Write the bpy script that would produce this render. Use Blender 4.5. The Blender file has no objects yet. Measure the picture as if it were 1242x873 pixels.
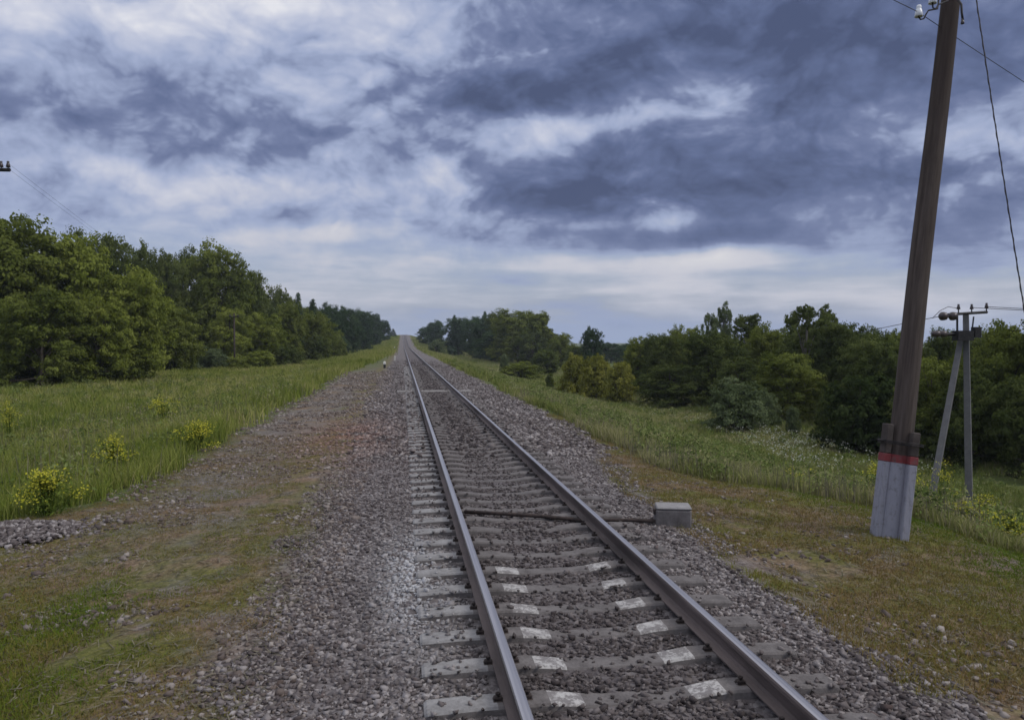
import bpy, math, random
import numpy as np
from mathutils import Vector, Matrix

random.seed(7)
RNG = np.random.default_rng(11)
scene = bpy.context.scene
COL = scene.collection

# ------------------------------------------------------------------ camera numbers
PW, PH, F = 1242.0, 873.0, 930.0
YAW = math.radians(8.14)
PITCH = math.radians(-1.386)
CAMZ = 2.25
CAM = Vector((0, 0, CAMZ))
FWD = Vector((math.sin(YAW) * math.cos(PITCH), math.cos(YAW) * math.cos(PITCH), math.sin(PITCH)))
RIGHT = Vector((math.cos(YAW), -math.sin(YAW), 0))
UP = RIGHT.cross(FWD)
XT = 1.4725                      # track centre line
RAIL_L, RAIL_R = 0.675, 2.27
HEAD_Z = 0.19


def at(px, py, depth):
    """world point seen at photo pixel (px, py) at the given depth in metres"""
    return CAM + FWD * depth + RIGHT * ((px - PW / 2) / F * depth) - UP * ((py - PH / 2) / F * depth)


# ------------------------------------------------------------------ terrain
def sstep(a, b, x):
    t = np.clip((x - a) / (b - a), 0, 1)
    return t * t * (3 - 2 * t)


def rise(y):
    y = np.asarray(y, float)
    t = np.clip((y - 175) / 330, 0, 1)
    up = 6.6 * (0.55 * t * t + 0.45 * t * t * t * (4 - 3 * t))
    return up - 0.00006 * np.clip(y - 520, 0, 1400) ** 1.6


def hash_noise(x, y, s, seed=0):
    """smooth value noise, numpy"""
    x = np.asarray(x, float) / s + seed * 17.13
    y = np.asarray(y, float) / s + seed * 7.77
    xi, yi = np.floor(x), np.floor(y)
    xf, yf = x - xi, y - yi
    xf, yf = xf * xf * (3 - 2 * xf), yf * yf * (3 - 2 * yf)

    def h(a, b):
        v = np.sin(a * 127.1 + b * 311.7) * 43758.5453
        return v - np.floor(v)
    return (h(xi, yi) * (1 - xf) + h(xi + 1, yi) * xf) * (1 - yf) + (h(xi, yi + 1) * (1 - xf) + h(xi + 1, yi + 1) * xf) * yf


def profile(x, y):
    x = np.asarray(x, float)
    y = np.asarray(y, float)
    z = np.full(np.broadcast(x, y).shape, -0.05)
    z = z - 0.03 * sstep(0.2, -0.9, x) - 0.11 * sstep(-0.9, -3.4, x) - 1.25 * sstep(-3.6, -14, x) - 0.3 * sstep(-14, -40, x)
    z = z + 4.5 * sstep(-45, -120, x) * 0.6
    z = z - 0.12 * sstep(3.1, 4.3, x) - 0.06 * sstep(4.3, 6.5, x)
    e = 6.9 - 1.6 * sstep(11, 16, y)
    d = 0.30 * ((x - e) + np.sqrt((x - e) ** 2 + 0.8)) / 2
    z = z - (d + 3.85 - np.sqrt((d - 3.85) ** 2 + 0.5)) / 2
    return z


def terrain(x, y):
    x = np.asarray(x, float)
    y = np.asarray(y, float)
    rr = rise(y) * (1 - 0.97 * sstep(38, 130, x))
    z = profile(x, y) + rr
    off = sstep(2.0, 6.0, np.abs(x - XT))
    z = z + off * 0.22 * (hash_noise(x, y, 4.5, 1) - 0.5) + 0.10 * off * (hash_noise(x, y, 1.3, 2) - 0.5)
    far = sstep(8, 30, np.abs(x - XT))
    z = z + far * 0.9 * (hash_noise(x, y, 28, 3) - 0.5)
    near_side = sstep(-0.2, -1.4, x) + sstep(3.4, 4.6, x)
    z = z + 0.035 * near_side * (hash_noise(x, y, 0.45, 4) - 0.5) + 0.05 * near_side * (hash_noise(x, y, 1.1, 5) - 0.5)
    return z


def tz(x, y):
    return float(terrain(x, y))


def ground_at(px, py, lo=3.0, hi=900.0):
    """first point of the terrain on the sight line through photo pixel (px, py)"""
    d = lo
    step = 0.05
    while d < hi:
        p = at(px, py, d)
        if p.z <= tz(p.x, p.y):
            return p, d
        d += step
        step = max(0.05, d * 0.004)
    return at(px, py, hi), hi


# ------------------------------------------------------------------ mesh helpers
def np_mesh(name, verts, faces4=None, faces3=None, attrs=None, smooth=False, mat_idx=None):
    me = bpy.data.meshes.new(name)
    verts = np.asarray(verts, np.float32)
    me.vertices.add(len(verts))
    me.vertices.foreach_set('co', verts.ravel())
    idx, tot = [], []
    if faces4 is not None and len(faces4):
        f = np.asarray(faces4, np.int32)
        idx.append(f.ravel())
        tot.append(np.full(len(f), 4, np.int32))
    if faces3 is not None and len(faces3):
        f = np.asarray(faces3, np.int32)
        idx.append(f.ravel())
        tot.append(np.full(len(f), 3, np.int32))
    idx = np.concatenate(idx)
    tot = np.concatenate(tot)
    me.loops.add(len(idx))
    me.loops.foreach_set('vertex_index', idx)
    me.polygons.add(len(tot))
    st = np.zeros(len(tot), np.int32)
    st[1:] = np.cumsum(tot)[:-1]
    me.polygons.foreach_set('loop_start', st)
    me.polygons.foreach_set('loop_total', tot)
    if smooth:
        me.polygons.foreach_set('use_smooth', np.ones(len(tot), bool))
    if mat_idx is not None:
        me.polygons.foreach_set('material_index', np.asarray(mat_idx, np.int32))
    me.update(calc_edges=True)
    if attrs:
        for k, v in attrs.items():
            a = me.attributes.new(k, 'FLOAT', 'POINT')
            a.data.foreach_set('value', np.asarray(v, np.float32))
    return me


def link(name, me, mat=None, parent=None, loc=None):
    o = bpy.data.objects.new(name, me)
    COL.objects.link(o)
    if mat is not None and me is not None:
        mats = mat if isinstance(mat, (list, tuple)) else [mat]
        for m in mats:
            me.materials.append(m)
    if parent is not None:
        o.parent = parent
    if loc is not None:
        o.location = loc
    return o


def tag(o, label=None, cat=None, group=None, kind=None):
    if label:
        o['label'] = label
    if cat:
        o['category'] = cat
    if group:
        o['group'] = group
    if kind:
        o['kind'] = kind
    return o


def empty(name, loc=(0, 0, 0), rz=0.0):
    o = bpy.data.objects.new(name, None)
    o.empty_display_size = 0.2
    COL.objects.link(o)
    o.location = loc
    o.rotation_euler = (0, 0, rz)
    return o


class MB:
    """collects simple shapes into one mesh"""

    def __init__(s):
        s.v, s.f, s.m = [], [], []
        s.sm = []

    def add(s, verts, faces, mi=0, smooth=False):
        b = len(s.v)
        s.v += [tuple(v) for v in verts]
        for f in faces:
            s.f.append([b + i for i in f])
            s.m.append(mi)
            s.sm.append(smooth)

    def box(s, c, size, rot=None, mi=0, taper=1.0, bev=0.0):
        hx, hy, hz = size[0] / 2, size[1] / 2, size[2] / 2
        R = rot if rot is not None else Matrix.Identity(3)
        C = Vector(c)
        if bev <= 0:
            pts = []
            for z, k in ((-hz, 1), (hz, taper)):
                for x, y in ((-hx, -hy), (hx, -hy), (hx, hy), (-hx, hy)):
                    pts.append(C + R @ Vector((x * k, y * k, z)))
            s.add(pts, [(3, 2, 1, 0), (4, 5, 6, 7), (0, 1, 5, 4), (1, 2, 6, 5), (2, 3, 7, 6), (3, 0, 4, 7)], mi)
            return
        rings = []
        for z, k, o in ((-hz, 1, bev), (-hz + bev, 1, 0), (hz - bev, taper, 0), (hz, taper, bev)):
            a, b = hx * k - o, hy * k - o
            q = bev
            ring = [(-a + q * (o == 0), -b), (a - q * (o == 0), -b), (a, -b + q * (o == 0)), (a, b - q * (o == 0)),
                    (a - q * (o == 0), b), (-a + q * (o == 0), b), (-a, b - q * (o == 0)), (-a, -b + q * (o == 0))]
            if o:
                ring = [(-a + q * .3, -b), (a - q * .3, -b), (a, -b + q * .3), (a, b - q * .3), (a - q * .3, b), (-a + q * .3, b), (-a, b - q * .3), (-a, -b + q * .3)]
            rings.append([C + R @ Vector((x, y, z)) for x, y in ring])
        pts = [p for r in rings for p in r]
        fs = [tuple(range(7, -1, -1)), tuple(24 + i for i in range(8))]
        for j in range(3):
            for i in range(8):
                fs.append((j * 8 + i, j * 8 + (i + 1) % 8, j * 8 + 8 + (i + 1) % 8, j * 8 + 8 + i))
        s.add(pts, fs, mi)

    def tube(s, pts, rad, n=8, mi=0, cap=True, smooth=True):
        pts = [Vector(p) for p in pts]
        if not isinstance(rad, (list, tuple)):
            rad = [rad] * len(pts)
        vs = []
        ref = None
        for i, p in enumerate(pts):
            t = (pts[min(i + 1, len(pts) - 1)] - pts[max(i - 1, 0)])
            t = t.normalized() if t.length > 1e-9 else Vector((0, 0, 1))
            if ref is None:
                ref = Vector((1, 0, 0)) if abs(t.x) < 0.8 else Vector((0, 1, 0))
            u = (ref - t * ref.dot(t)).normalized()
            ref = u
            w = t.cross(u)
            for k in range(n):
                a = 2 * math.pi * k / n
                vs.append(p + (u * math.cos(a) + w * math.sin(a)) * rad[i])
        fs = []
        for i in range(len(pts) - 1):
            for k in range(n):
                fs.append((i * n + k, i * n + (k + 1) % n, (i + 1) * n + (k + 1) % n, (i + 1) * n + k))
        s.add(vs, fs, mi, smooth)
        if cap:
            b = len(s.v) - len(vs)
            s.f.append([b + k for k in range(n - 1, -1, -1)])
            s.f.append([b + (len(pts) - 1) * n + k for k in range(n)])
            s.m += [mi, mi]
            s.sm += [False, False]

    def lathe(s, prof, o, axis=(0, 0, 1), n=14, mi=0):
        """prof: (radius, height) pairs along axis from o"""
        ax = Vector(axis).normalized()
        o = Vector(o)
        u = ax.orthogonal().normalized()
        w = ax.cross(u)
        vs = []
        for r, h in prof:
            for k in range(n):
                a = 2 * math.pi * k / n
                vs.append(o + ax * h + (u * math.cos(a) + w * math.sin(a)) * max(r, 1e-4))
        fs = []
        for i in range(len(prof) - 1):
            for k in range(n):
                fs.append((i * n + k, i * n + (k + 1) % n, (i + 1) * n + (k + 1) % n, (i + 1) * n + k))
        s.add(vs, fs, mi, True)

    def build(s, name, mat=None, parent=None, loc=None):
        me = bpy.data.meshes.new(name)
        me.from_pydata(s.v, [], s.f)
        me.polygons.foreach_set('material_index', s.m)
        me.polygons.foreach_set('use_smooth', s.sm)
        me.update()
        return link(name, me, mat, parent, loc)


# ------------------------------------------------------------------ node helper
class NT:
    def __init__(s, nt):
        s.nt = nt
        s.n = nt.nodes
        s.l = nt.links

    def new(s, t, **kw):
        nd = s.n.new(t)
        for k, v in kw.items():
            setattr(nd, k, v)
        return nd

    def put(s, sock, v):
        if v is None:
            return
        if isinstance(v, bpy.types.NodeSocket):
            s.l.new(v, sock)
        else:
            if hasattr(sock.default_value, '__len__') and not hasattr(v, '__len__'):
                sock.default_value = (v,) * len(sock.default_value)
            elif hasattr(v, '__len__') and len(sock.default_value) == 4 and len(v) == 3:
                sock.default_value = (*v, 1)
            else:
                sock.default_value = v

    def m(s, op, a, b=None, c=None, clamp=False):
        nd = s.new('ShaderNodeMath', operation=op, use_clamp=clamp)
        s.put(nd.inputs[0], a)
        s.put(nd.inputs[1], b)
        if c is not None:
            s.put(nd.inputs[2], c)
        return nd.outputs[0]

    def add(s, *a):
        r = a[0]
        for x in a[1:]:
            r = s.m('ADD', r, x)
        return r

    def mul(s, *a):
        r = a[0]
        for x in a[1:]:
            r = s.m('MULTIPLY', r, x)
        return r

    def sub(s, a, b):
        return s.m('SUBTRACT', a, b)

    def step(s, a, b, x):
        """smoothstep from a to b (a may exceed b)"""
        nd = s.new('ShaderNodeMapRange', interpolation_type='SMOOTHSTEP')
        s.put(nd.inputs['Value'], x)
        if not isinstance(a, bpy.types.NodeSocket) and a > b:
            s.put(nd.inputs['From Min'], b)
            s.put(nd.inputs['From Max'], a)
            s.put(nd.inputs['To Min'], 1.0)
            s.put(nd.inputs['To Max'], 0.0)
        else:
            s.put(nd.inputs['From Min'], a)
            s.put(nd.inputs['From Max'], b)
        return nd.outputs['Result']

    def mix(s, f, a, b, mode='MIX'):
        nd = s.new('ShaderNodeMix', data_type='RGBA', blend_type=mode)
        s.put(nd.inputs[0], f)
        s.put(nd.inputs[6], a)
        s.put(nd.inputs[7], b)
        return nd.outputs[2]

    def noise(s, vec, scale, detail=4, rough=0.55, dist=0.0, out='Fac'):
        nd = s.new('ShaderNodeTexNoise')
        if vec is not None:
            s.put(nd.inputs['Vector'], vec)
        nd.inputs['Scale'].default_value = scale
        nd.inputs['Detail'].default_value = detail
        nd.inputs['Roughness'].default_value = rough
        nd.inputs['Distortion'].default_value = dist
        return nd.outputs[out]

    def voro(s, vec, scale, out='Color', feature='F1', rnd=1.0):
        nd = s.new('ShaderNodeTexVoronoi', feature=feature)
        s.put(nd.inputs['Vector'], vec)
        nd.inputs['Scale'].default_value = scale
        nd.inputs['Randomness'].default_value = rnd
        return nd.outputs[out]

    def ramp(s, f, stops, interp='LINEAR'):
        nd = s.new('ShaderNodeValToRGB')
        cr = nd.color_ramp
        cr.interpolation = interp
        while len(cr.elements) < len(stops):
            cr.elements.new(0.5)
        for e, (p, c) in zip(cr.elements, stops):
            e.position = p
            e.color = (*c, 1)
        s.put(nd.inputs[0], f)
        return nd.outputs[0]

    def xyz(s, v):
        nd = s.new('ShaderNodeSeparateXYZ')
        s.put(nd.inputs[0], v)
        return nd.outputs

    def comb(s, x, y, z):
        nd = s.new('ShaderNodeCombineXYZ')
        for i, v in enumerate((x, y, z)):
            s.put(nd.inputs[i], v)
        return nd.outputs[0]

    def vec(s, op, a, b=None):
        nd = s.new('ShaderNodeVectorMath', operation=op)
        s.put(nd.inputs[0], a)
        if b is not None:
            s.put(nd.inputs[1], b)
        return nd.outputs[0]

    def bump(s, h, strength=0.5, dist=0.05):
        nd = s.new('ShaderNodeBump')
        nd.inputs['Strength'].default_value = strength
        nd.inputs['Distance'].default_value = dist
        s.put(nd.inputs['Height'], h)
        return nd.outputs[0]


def new_mat(name):
    m = bpy.data.materials.new(name)
    m.use_nodes = True
    t = NT(m.node_tree)
    b = next(n for n in t.n if n.type == 'BSDF_PRINCIPLED')
    return m, t, b


def srgb(r, g, b):
    def f(c):
        c /= 255.0
        return c / 12.92 if c <= 0.04045 else ((c + 0.055) / 1.055) ** 2.4
    return (f(r), f(g), f(b))


def obj_coord(t):
    return t.new('ShaderNodeTexCoord').outputs['Object']


def world_pos(t):
    return t.new('ShaderNodeNewGeometry').outputs['Position']


def simple_mat(name, c1, c2, scale=6, rough=0.8, metal=0.0, bump=0.2, bscale=40, spec=0.3, stretch=(1, 1, 1)):
    m, t, b = new_mat(name)
    v = t.vec('MULTIPLY', obj_coord(t), stretch)
    f = t.noise(v, scale, 6, 0.65)
    f = t.step(0.3, 0.7, f)
    t.put(b.inputs['Base Color'], t.mix(f, c1, c2))
    b.inputs['Roughness'].default_value = rough
    b.inputs['Metallic'].default_value = metal
    b.inputs['Specular IOR Level'].default_value = spec
    if bump:
        t.put(b.inputs['Normal'], t.bump(t.noise(v, bscale, 5, 0.7), bump, 0.01))
    return m


def soft_normal(t, up, keep):
    """thin leaves and blades scatter light between them: lean the shading normal towards the sky"""
    N_ = t.new('ShaderNodeNewGeometry').outputs['Normal']
    v = t.vec('ADD', t.vec('MULTIPLY', N_, (keep,) * 3), (0, 0, up))
    return t.vec('NORMALIZE', v)


def leaf_mat(name, dark, mid, light, trans=0.3, g=1.0):
    dark, mid, light = (tuple(c * g for c in q) for q in (dark, mid, light))
    m, t, b = new_mat(name)
    at_ = t.new('ShaderNodeAttribute', attribute_name='tint').outputs['Fac']
    rnd = t.new('ShaderNodeObjectInfo').outputs['Random']
    big = t.noise(world_pos(t), 0.35, 2, 0.5)
    f = t.add(t.mul(at_, 0.66), t.mul(rnd, 0.22), t.mul(t.sub(big, 0.5), 0.6), 0.04)
    c = t.ramp(f, [(0.0, dark), (0.45, mid), (1.0, light)])
    t.n.remove(b)
    nn = soft_normal(t, 0.35, 1.0)
    d = t.new('ShaderNodeBsdfDiffuse')
    tr = t.new('ShaderNodeBsdfTranslucent')
    t.put(d.inputs['Color'], c)
    t.put(d.inputs['Normal'], nn)
    t.put(tr.inputs['Color'], t.mix(0.5, c, (light[0] * 1.2, light[1] * 1.3, light[2] * 0.7)))
    mx = t.new('ShaderNodeMixShader')
    mx.inputs[0].default_value = trans
    t.l.new(d.outputs[0], mx.inputs[1])
    t.l.new(tr.outputs[0], mx.inputs[2])
    out = next(n for n in t.n if n.type == 'OUTPUT_MATERIAL')
    t.l.new(mx.outputs[0], out.inputs['Surface'])
    return m


LEAF = {
    'mid': leaf_mat('leaf_mid_green', (0.032, 0.043, 0.010), (0.080, 0.096, 0.021), (0.155, 0.172, 0.042), g=1.35),
    'light': leaf_mat('leaf_light_green', (0.046, 0.062, 0.010), (0.108, 0.128, 0.024), (0.190, 0.208, 0.048), g=1.35),
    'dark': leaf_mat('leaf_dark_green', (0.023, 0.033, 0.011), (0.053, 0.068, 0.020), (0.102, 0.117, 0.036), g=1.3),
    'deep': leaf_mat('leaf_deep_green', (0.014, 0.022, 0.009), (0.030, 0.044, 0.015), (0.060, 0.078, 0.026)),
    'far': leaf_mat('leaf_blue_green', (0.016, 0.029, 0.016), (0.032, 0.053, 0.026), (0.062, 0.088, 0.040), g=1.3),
    'gold': leaf_mat('leaf_yellow_olive', (0.062, 0.068, 0.014), (0.132, 0.135, 0.028), (0.225, 0.212, 0.052), g=1.3),
    'grey': leaf_mat('leaf_grey_green', (0.042, 0.056, 0.026), (0.078, 0.100, 0.048), (0.135, 0.158, 0.082), g=1.3),
}
BARK = simple_mat('bark', (0.05, 0.04, 0.03), (0.12, 0.1, 0.08), 8, 0.95, stretch=(1, 1, 0.2), bump=0.6)
PALE_BARK = simple_mat('pale_bark', (0.10, 0.09, 0.08), (0.28, 0.26, 0.23), 8, 0.95, stretch=(1, 1, 0.3), bump=0.5)

# ------------------------------------------------------------------ render settings, world, sun
scene.render.engine = 'CYCLES'
scene.cycles.use_denoising = True
scene.cycles.max_bounces = 6
scene.cycles.diffuse_bounces = 3
scene.cycles.transparent_max_bounces = 6
scene.cycles.volume_bounces = 0
scene.cycles.filter_width = 1.6
scene.view_settings.view_transform = 'Standard'
scene.view_settings.look = 'None'
scene.view_settings.exposure = 0.0
scene.view_settings.gamma = 1.0
scene.view_settings.use_curve_mapping = False

SUN_EL, SUN_AZ = math.radians(45), math.radians(115)     # azimuth measured from +Y towards +X

w = bpy.data.worlds.new("World")
scene.world = w
w.use_nodes = True
t = NT(w.node_tree)
bg = next(n for n in t.n if n.type == 'BACKGROUND')
sky = t.new('ShaderNodeTexSky', sky_type='NISHITA')
sky.sun_disc = False
sky.sun_elevation = SUN_EL
sky.sun_rotation = SUN_AZ
sky.air_density = 1.3
sky.dust_density = 2.0
sky.ozone_density = 3.0
D = t.vec('NORMALIZE', t.new('ShaderNodeTexCoord').outputs['Generated'])
dx, dy, dz = t.xyz(D)
Eraw = t.mul(t.m('ARCSINE', dz), 57.29578)
Uraw = t.sub(t.mul(t.m('ARCTAN2', dx, dy), 57.29578), 8.14)


def warp_noise(scale, detail, rough):
    wn = t.new('ShaderNodeTexNoise')
    t.put(wn.inputs['Vector'], t.vec('MULTIPLY', D, scale))
    wn.inputs['Scale'].default_value = 1.0
    wn.inputs['Detail'].default_value = detail
    wn.inputs['Roughness'].default_value = rough
    return t.xyz(wn.outputs['Color'])


wr, wg, wb = warp_noise((6.0, 6.0, 9.0), 5, 0.5)
U = t.add(Uraw, t.mul(t.sub(wr, 0.5), 9.0))
E = t.add(Eraw, t.mul(t.sub(wg, 0.5), t.add(1.0, t.mul(t.step(2.0, 14.0, Eraw), 5.0))))


def blob(u, e, su, se, amp):
    a = t.m('POWER', t.mul(t.sub(U, u), 1.0 / su), 2.0)
    b = t.m('POWER', t.mul(t.sub(E, e), 1.0 / se), 2.0)
    g = t.m('EXPONENT', t.mul(t.add(a, b), -1.0))
    return t.mul(g, amp)


BL = [(-2.5, 18.0, 7, 2.6, -.34), (5.5, 18.2, 5, 1.8, -.24), (3.5, 10.8, 6, 2.0, -.40), (16, 11.0, 9, 3.6, -.30), (20, 19.5, 12, 5, -.34), (33, 9, 8, 6, -.16), (31, 21, 8, 6, -.12),
      (8, 23.5, 8, 2.2, -.22), (-30, 15.4, 14, 2.0, -.10), (-14, 14.0, 11, 1.7, -.11), (14, 7.4, 8, 1.1, -.26),
      (-17, 22.5, 9, 3.0, .34), (-31, 20.5, 6, 1.8, .26), (-20, 11.2, 12, 1.1, .24), (-4.8, 12.2, 2.0, 1.2, .26), (-6, 21.0, 2.2, 2.6, .14),
      (9, 5.6, 12, .8, .22), (13, 3.6, 14, 1.4, .15), (15.0, 17.0, 2.4, 1.4, .30), (9, 15.2, 5, 1.0, .26), (1, 15.2, 3.4, 1.0, .22), (10, 8.7, 6, .6, .16), (32, 12.5, 4, 2.0, .16),
      (-14, 5.5, 14, 3.2, .00), (29, 2.3, 7, 1.2, .16), (15.5, 6.2, 2.5, .7, .22), (-14, 7.8, 4, .6, .16), (-26, 4, 12, 2, .04)]
lay = None
for bl in BL:
    x = blob(*bl)
    lay = x if lay is None else t.add(lay, x)
V1 = (6.5, 6.5, 10.5)
V2 = (15.0, 15.0, 26.0)
n1 = t.noise(t.vec('MULTIPLY', D, V1), 1.0, 6, 0.52, 0.25)
n2 = t.noise(t.vec('MULTIPLY', D, V2), 1.0, 5, 0.55, 0.4)
sh = (-0.006, 0.0, 0.016)
r1 = t.noise(t.vec('MULTIPLY', D, (10.0, 10.0, 14.0)), 1.0, 4, 0.5, 0.3)
r1b = t.noise(t.vec('MULTIPLY', t.vec('ADD', D, sh), (10.0, 10.0, 14.0)), 1.0, 4, 0.5, 0.3)
relief = t.mul(t.sub(r1, r1b), t.step(2.0, 14.0, Eraw), 0.85)
PW_ = t.vec('ADD', t.vec('MULTIPLY', D, (7.0, 7.0, 11.5)), t.comb(t.mul(wr, 1.1), t.mul(wg, 1.1), t.mul(wb, 1.1)))


def cells(vec):
    nd = t.new('ShaderNodeTexVoronoi', feature='F1')
    t.put(nd.inputs['Vector'], vec)
    nd.inputs['Scale'].default_value = 1.0
    nd.inputs['Detail'].default_value = 3.0
    nd.inputs['Roughness'].default_value = 0.55
    nd.inputs['Lacunarity'].default_value = 2.3
    return nd.outputs['Distance']


c0 = cells(PW_)
c1 = cells(t.vec('ADD', PW_, (-0.05, 0.0, 0.22)))
hi_ = t.step(3.0, 11.0, Eraw)
billow = t.mul(t.add(t.mul(t.sub(0.60, c0), 0.16), t.mul(t.sub(c1, c0), 0.20)), hi_)
streak = t.mul(t.sub(t.noise(t.vec('MULTIPLY', D, (6.0, 6.0, 44.0)), 1.0, 5, 0.6, 0.2), 0.5), t.step(11.0, 4.0, Eraw), 0.46)
bn = t.noise(t.vec('ADD', t.vec('MULTIPLY', D, (17.0, 17.0, 24.0)), t.comb(t.mul(wr, 2.0), t.mul(wg, 2.0), t.mul(wb, 2.0))), 1.0, 6, 0.58, 0.0)
V = t.add(t.add(0.585, t.mul(t.step(0.0, -14.0, Uraw), 0.025)), lay, t.mul(t.sub(n1, 0.5), 0.34), t.mul(t.sub(bn, 0.5), 0.16, t.step(1.0, 9.0, Eraw)), t.mul(relief, 0.6), billow, streak)
V = t.add(0.5, t.mul(t.sub(V, 0.49), 1.1))
K = 10.0


def kc(r, g, b):
    return tuple(K * c for c in srgb(r, g, b))


# dark bodies, a quick turn at their edges, pale banks behind; values stay below 1 in the ramp and are scaled up afterwards
cl = t.ramp(V, [(0.06, srgb(76, 87, 119)), (0.27, srgb(97, 110, 146)), (0.40, srgb(116, 128, 163)), (0.47, srgb(140, 152, 184)), (0.57, srgb(160, 172, 203)),
                (0.70, srgb(182, 190, 214)), (0.84, srgb(204, 208, 224)), (1.0, srgb(228, 229, 236))])
warm = t.mul(t.step(0.58, 0.80, V), t.step(15.0, 6.0, E), t.step(-34.0, -16.0, Uraw))
cl = t.mix(t.mul(warm, 0.40), cl, srgb(206, 202, 200))
cl = t.mix(1.0, cl, (K, K, K), 'MULTIPLY')
# thin places where the clear sky shows: low in the sky between the banks
gap = t.mul(t.step(0.50, 0.62, V), t.step(0.80, 0.62, V), t.step(11.0, 3.0, E), 0.30)
body = t.mix(gap, cl, sky.outputs[0])
# the thinner cloud overhead and behind the viewer is brighter: that is where the light comes from
over = t.add(t.step(24.0, 50.0, Eraw), 0.0)
body = t.mix(t.mul(over, 0.9), body, tuple(1.35 * c for c in kc(226, 229, 238)))
low = t.step(3.0, 0.0, Eraw)
body = t.mix(t.mul(low, 0.7), body, kc(160, 177, 212))
t.put(bg.inputs['Color'], body)
bg.inputs['Strength'].default_value = 0.1
w.cycles.sampling_method = 'MANUAL'
w.cycles.sample_map_resolution = 512

sd = bpy.data.lights.new('sun', 'SUN')
sd.energy = 1.5
sd.angle = math.radians(16)
sd.color = (1.0, 0.96, 0.9)
so = bpy.data.objects.new('sun', sd)
COL.objects.link(so)
sdir = Vector((math.sin(SUN_AZ) * math.cos(SUN_EL), math.cos(SUN_AZ) * math.cos(SUN_EL), math.sin(SUN_EL)))
so.rotation_euler = sdir.to_track_quat('Z', 'Y').to_euler()
so.location = (0, 0, 60)

cd = bpy.data.cameras.new('camera')
co = bpy.data.objects.new('camera', cd)
COL.objects.link(co)
co.location = CAM
co.rotation_euler = Matrix((RIGHT, UP, -FWD)).transposed().to_euler()
cd.sensor_width = 36
cd.lens = 36 * F / PW
cd.clip_start = 0.05
cd.clip_end = 6000
scene.camera = co

# ------------------------------------------------------------------ ground
def grid_axis(segs):
    out = []
    for a, b, s in segs:
        out += list(np.arange(a, b - 1e-6, s))
    out.append(segs[-1][1])
    return np.array(out)


gx = grid_axis([(-1500, -300, 60), (-300, -60, 12), (-60, -16, 2), (-16, -6, .5), (-6, -0.2, .09), (-0.2, 3.2, .17), (3.2, 9, .1), (9, 30, .6), (30, 70, 2), (70, 300, 12), (300, 1500, 60)])
gy = grid_axis([(-60, 0, 6), (0, 3.6, .4), (3.6, 14, .09), (14, 26, .25), (26, 60, .8), (60, 150, 2.5), (150, 620, 6), (620, 1500, 40), (1500, 2600, 100)])
X, Y = np.meshgrid(gx, gy)
Zg = terrain(X, Y)
nx, ny = len(gx), len(gy)
gv = np.stack([X, Y, Zg], -1).reshape(-1, 3)
ii, jj = np.meshgrid(np.arange(nx - 1), np.arange(ny - 1))
b0 = (jj * nx + ii).ravel()
gf = np.stack([b0, b0 + 1, b0 + nx + 1, b0 + nx], -1)


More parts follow.
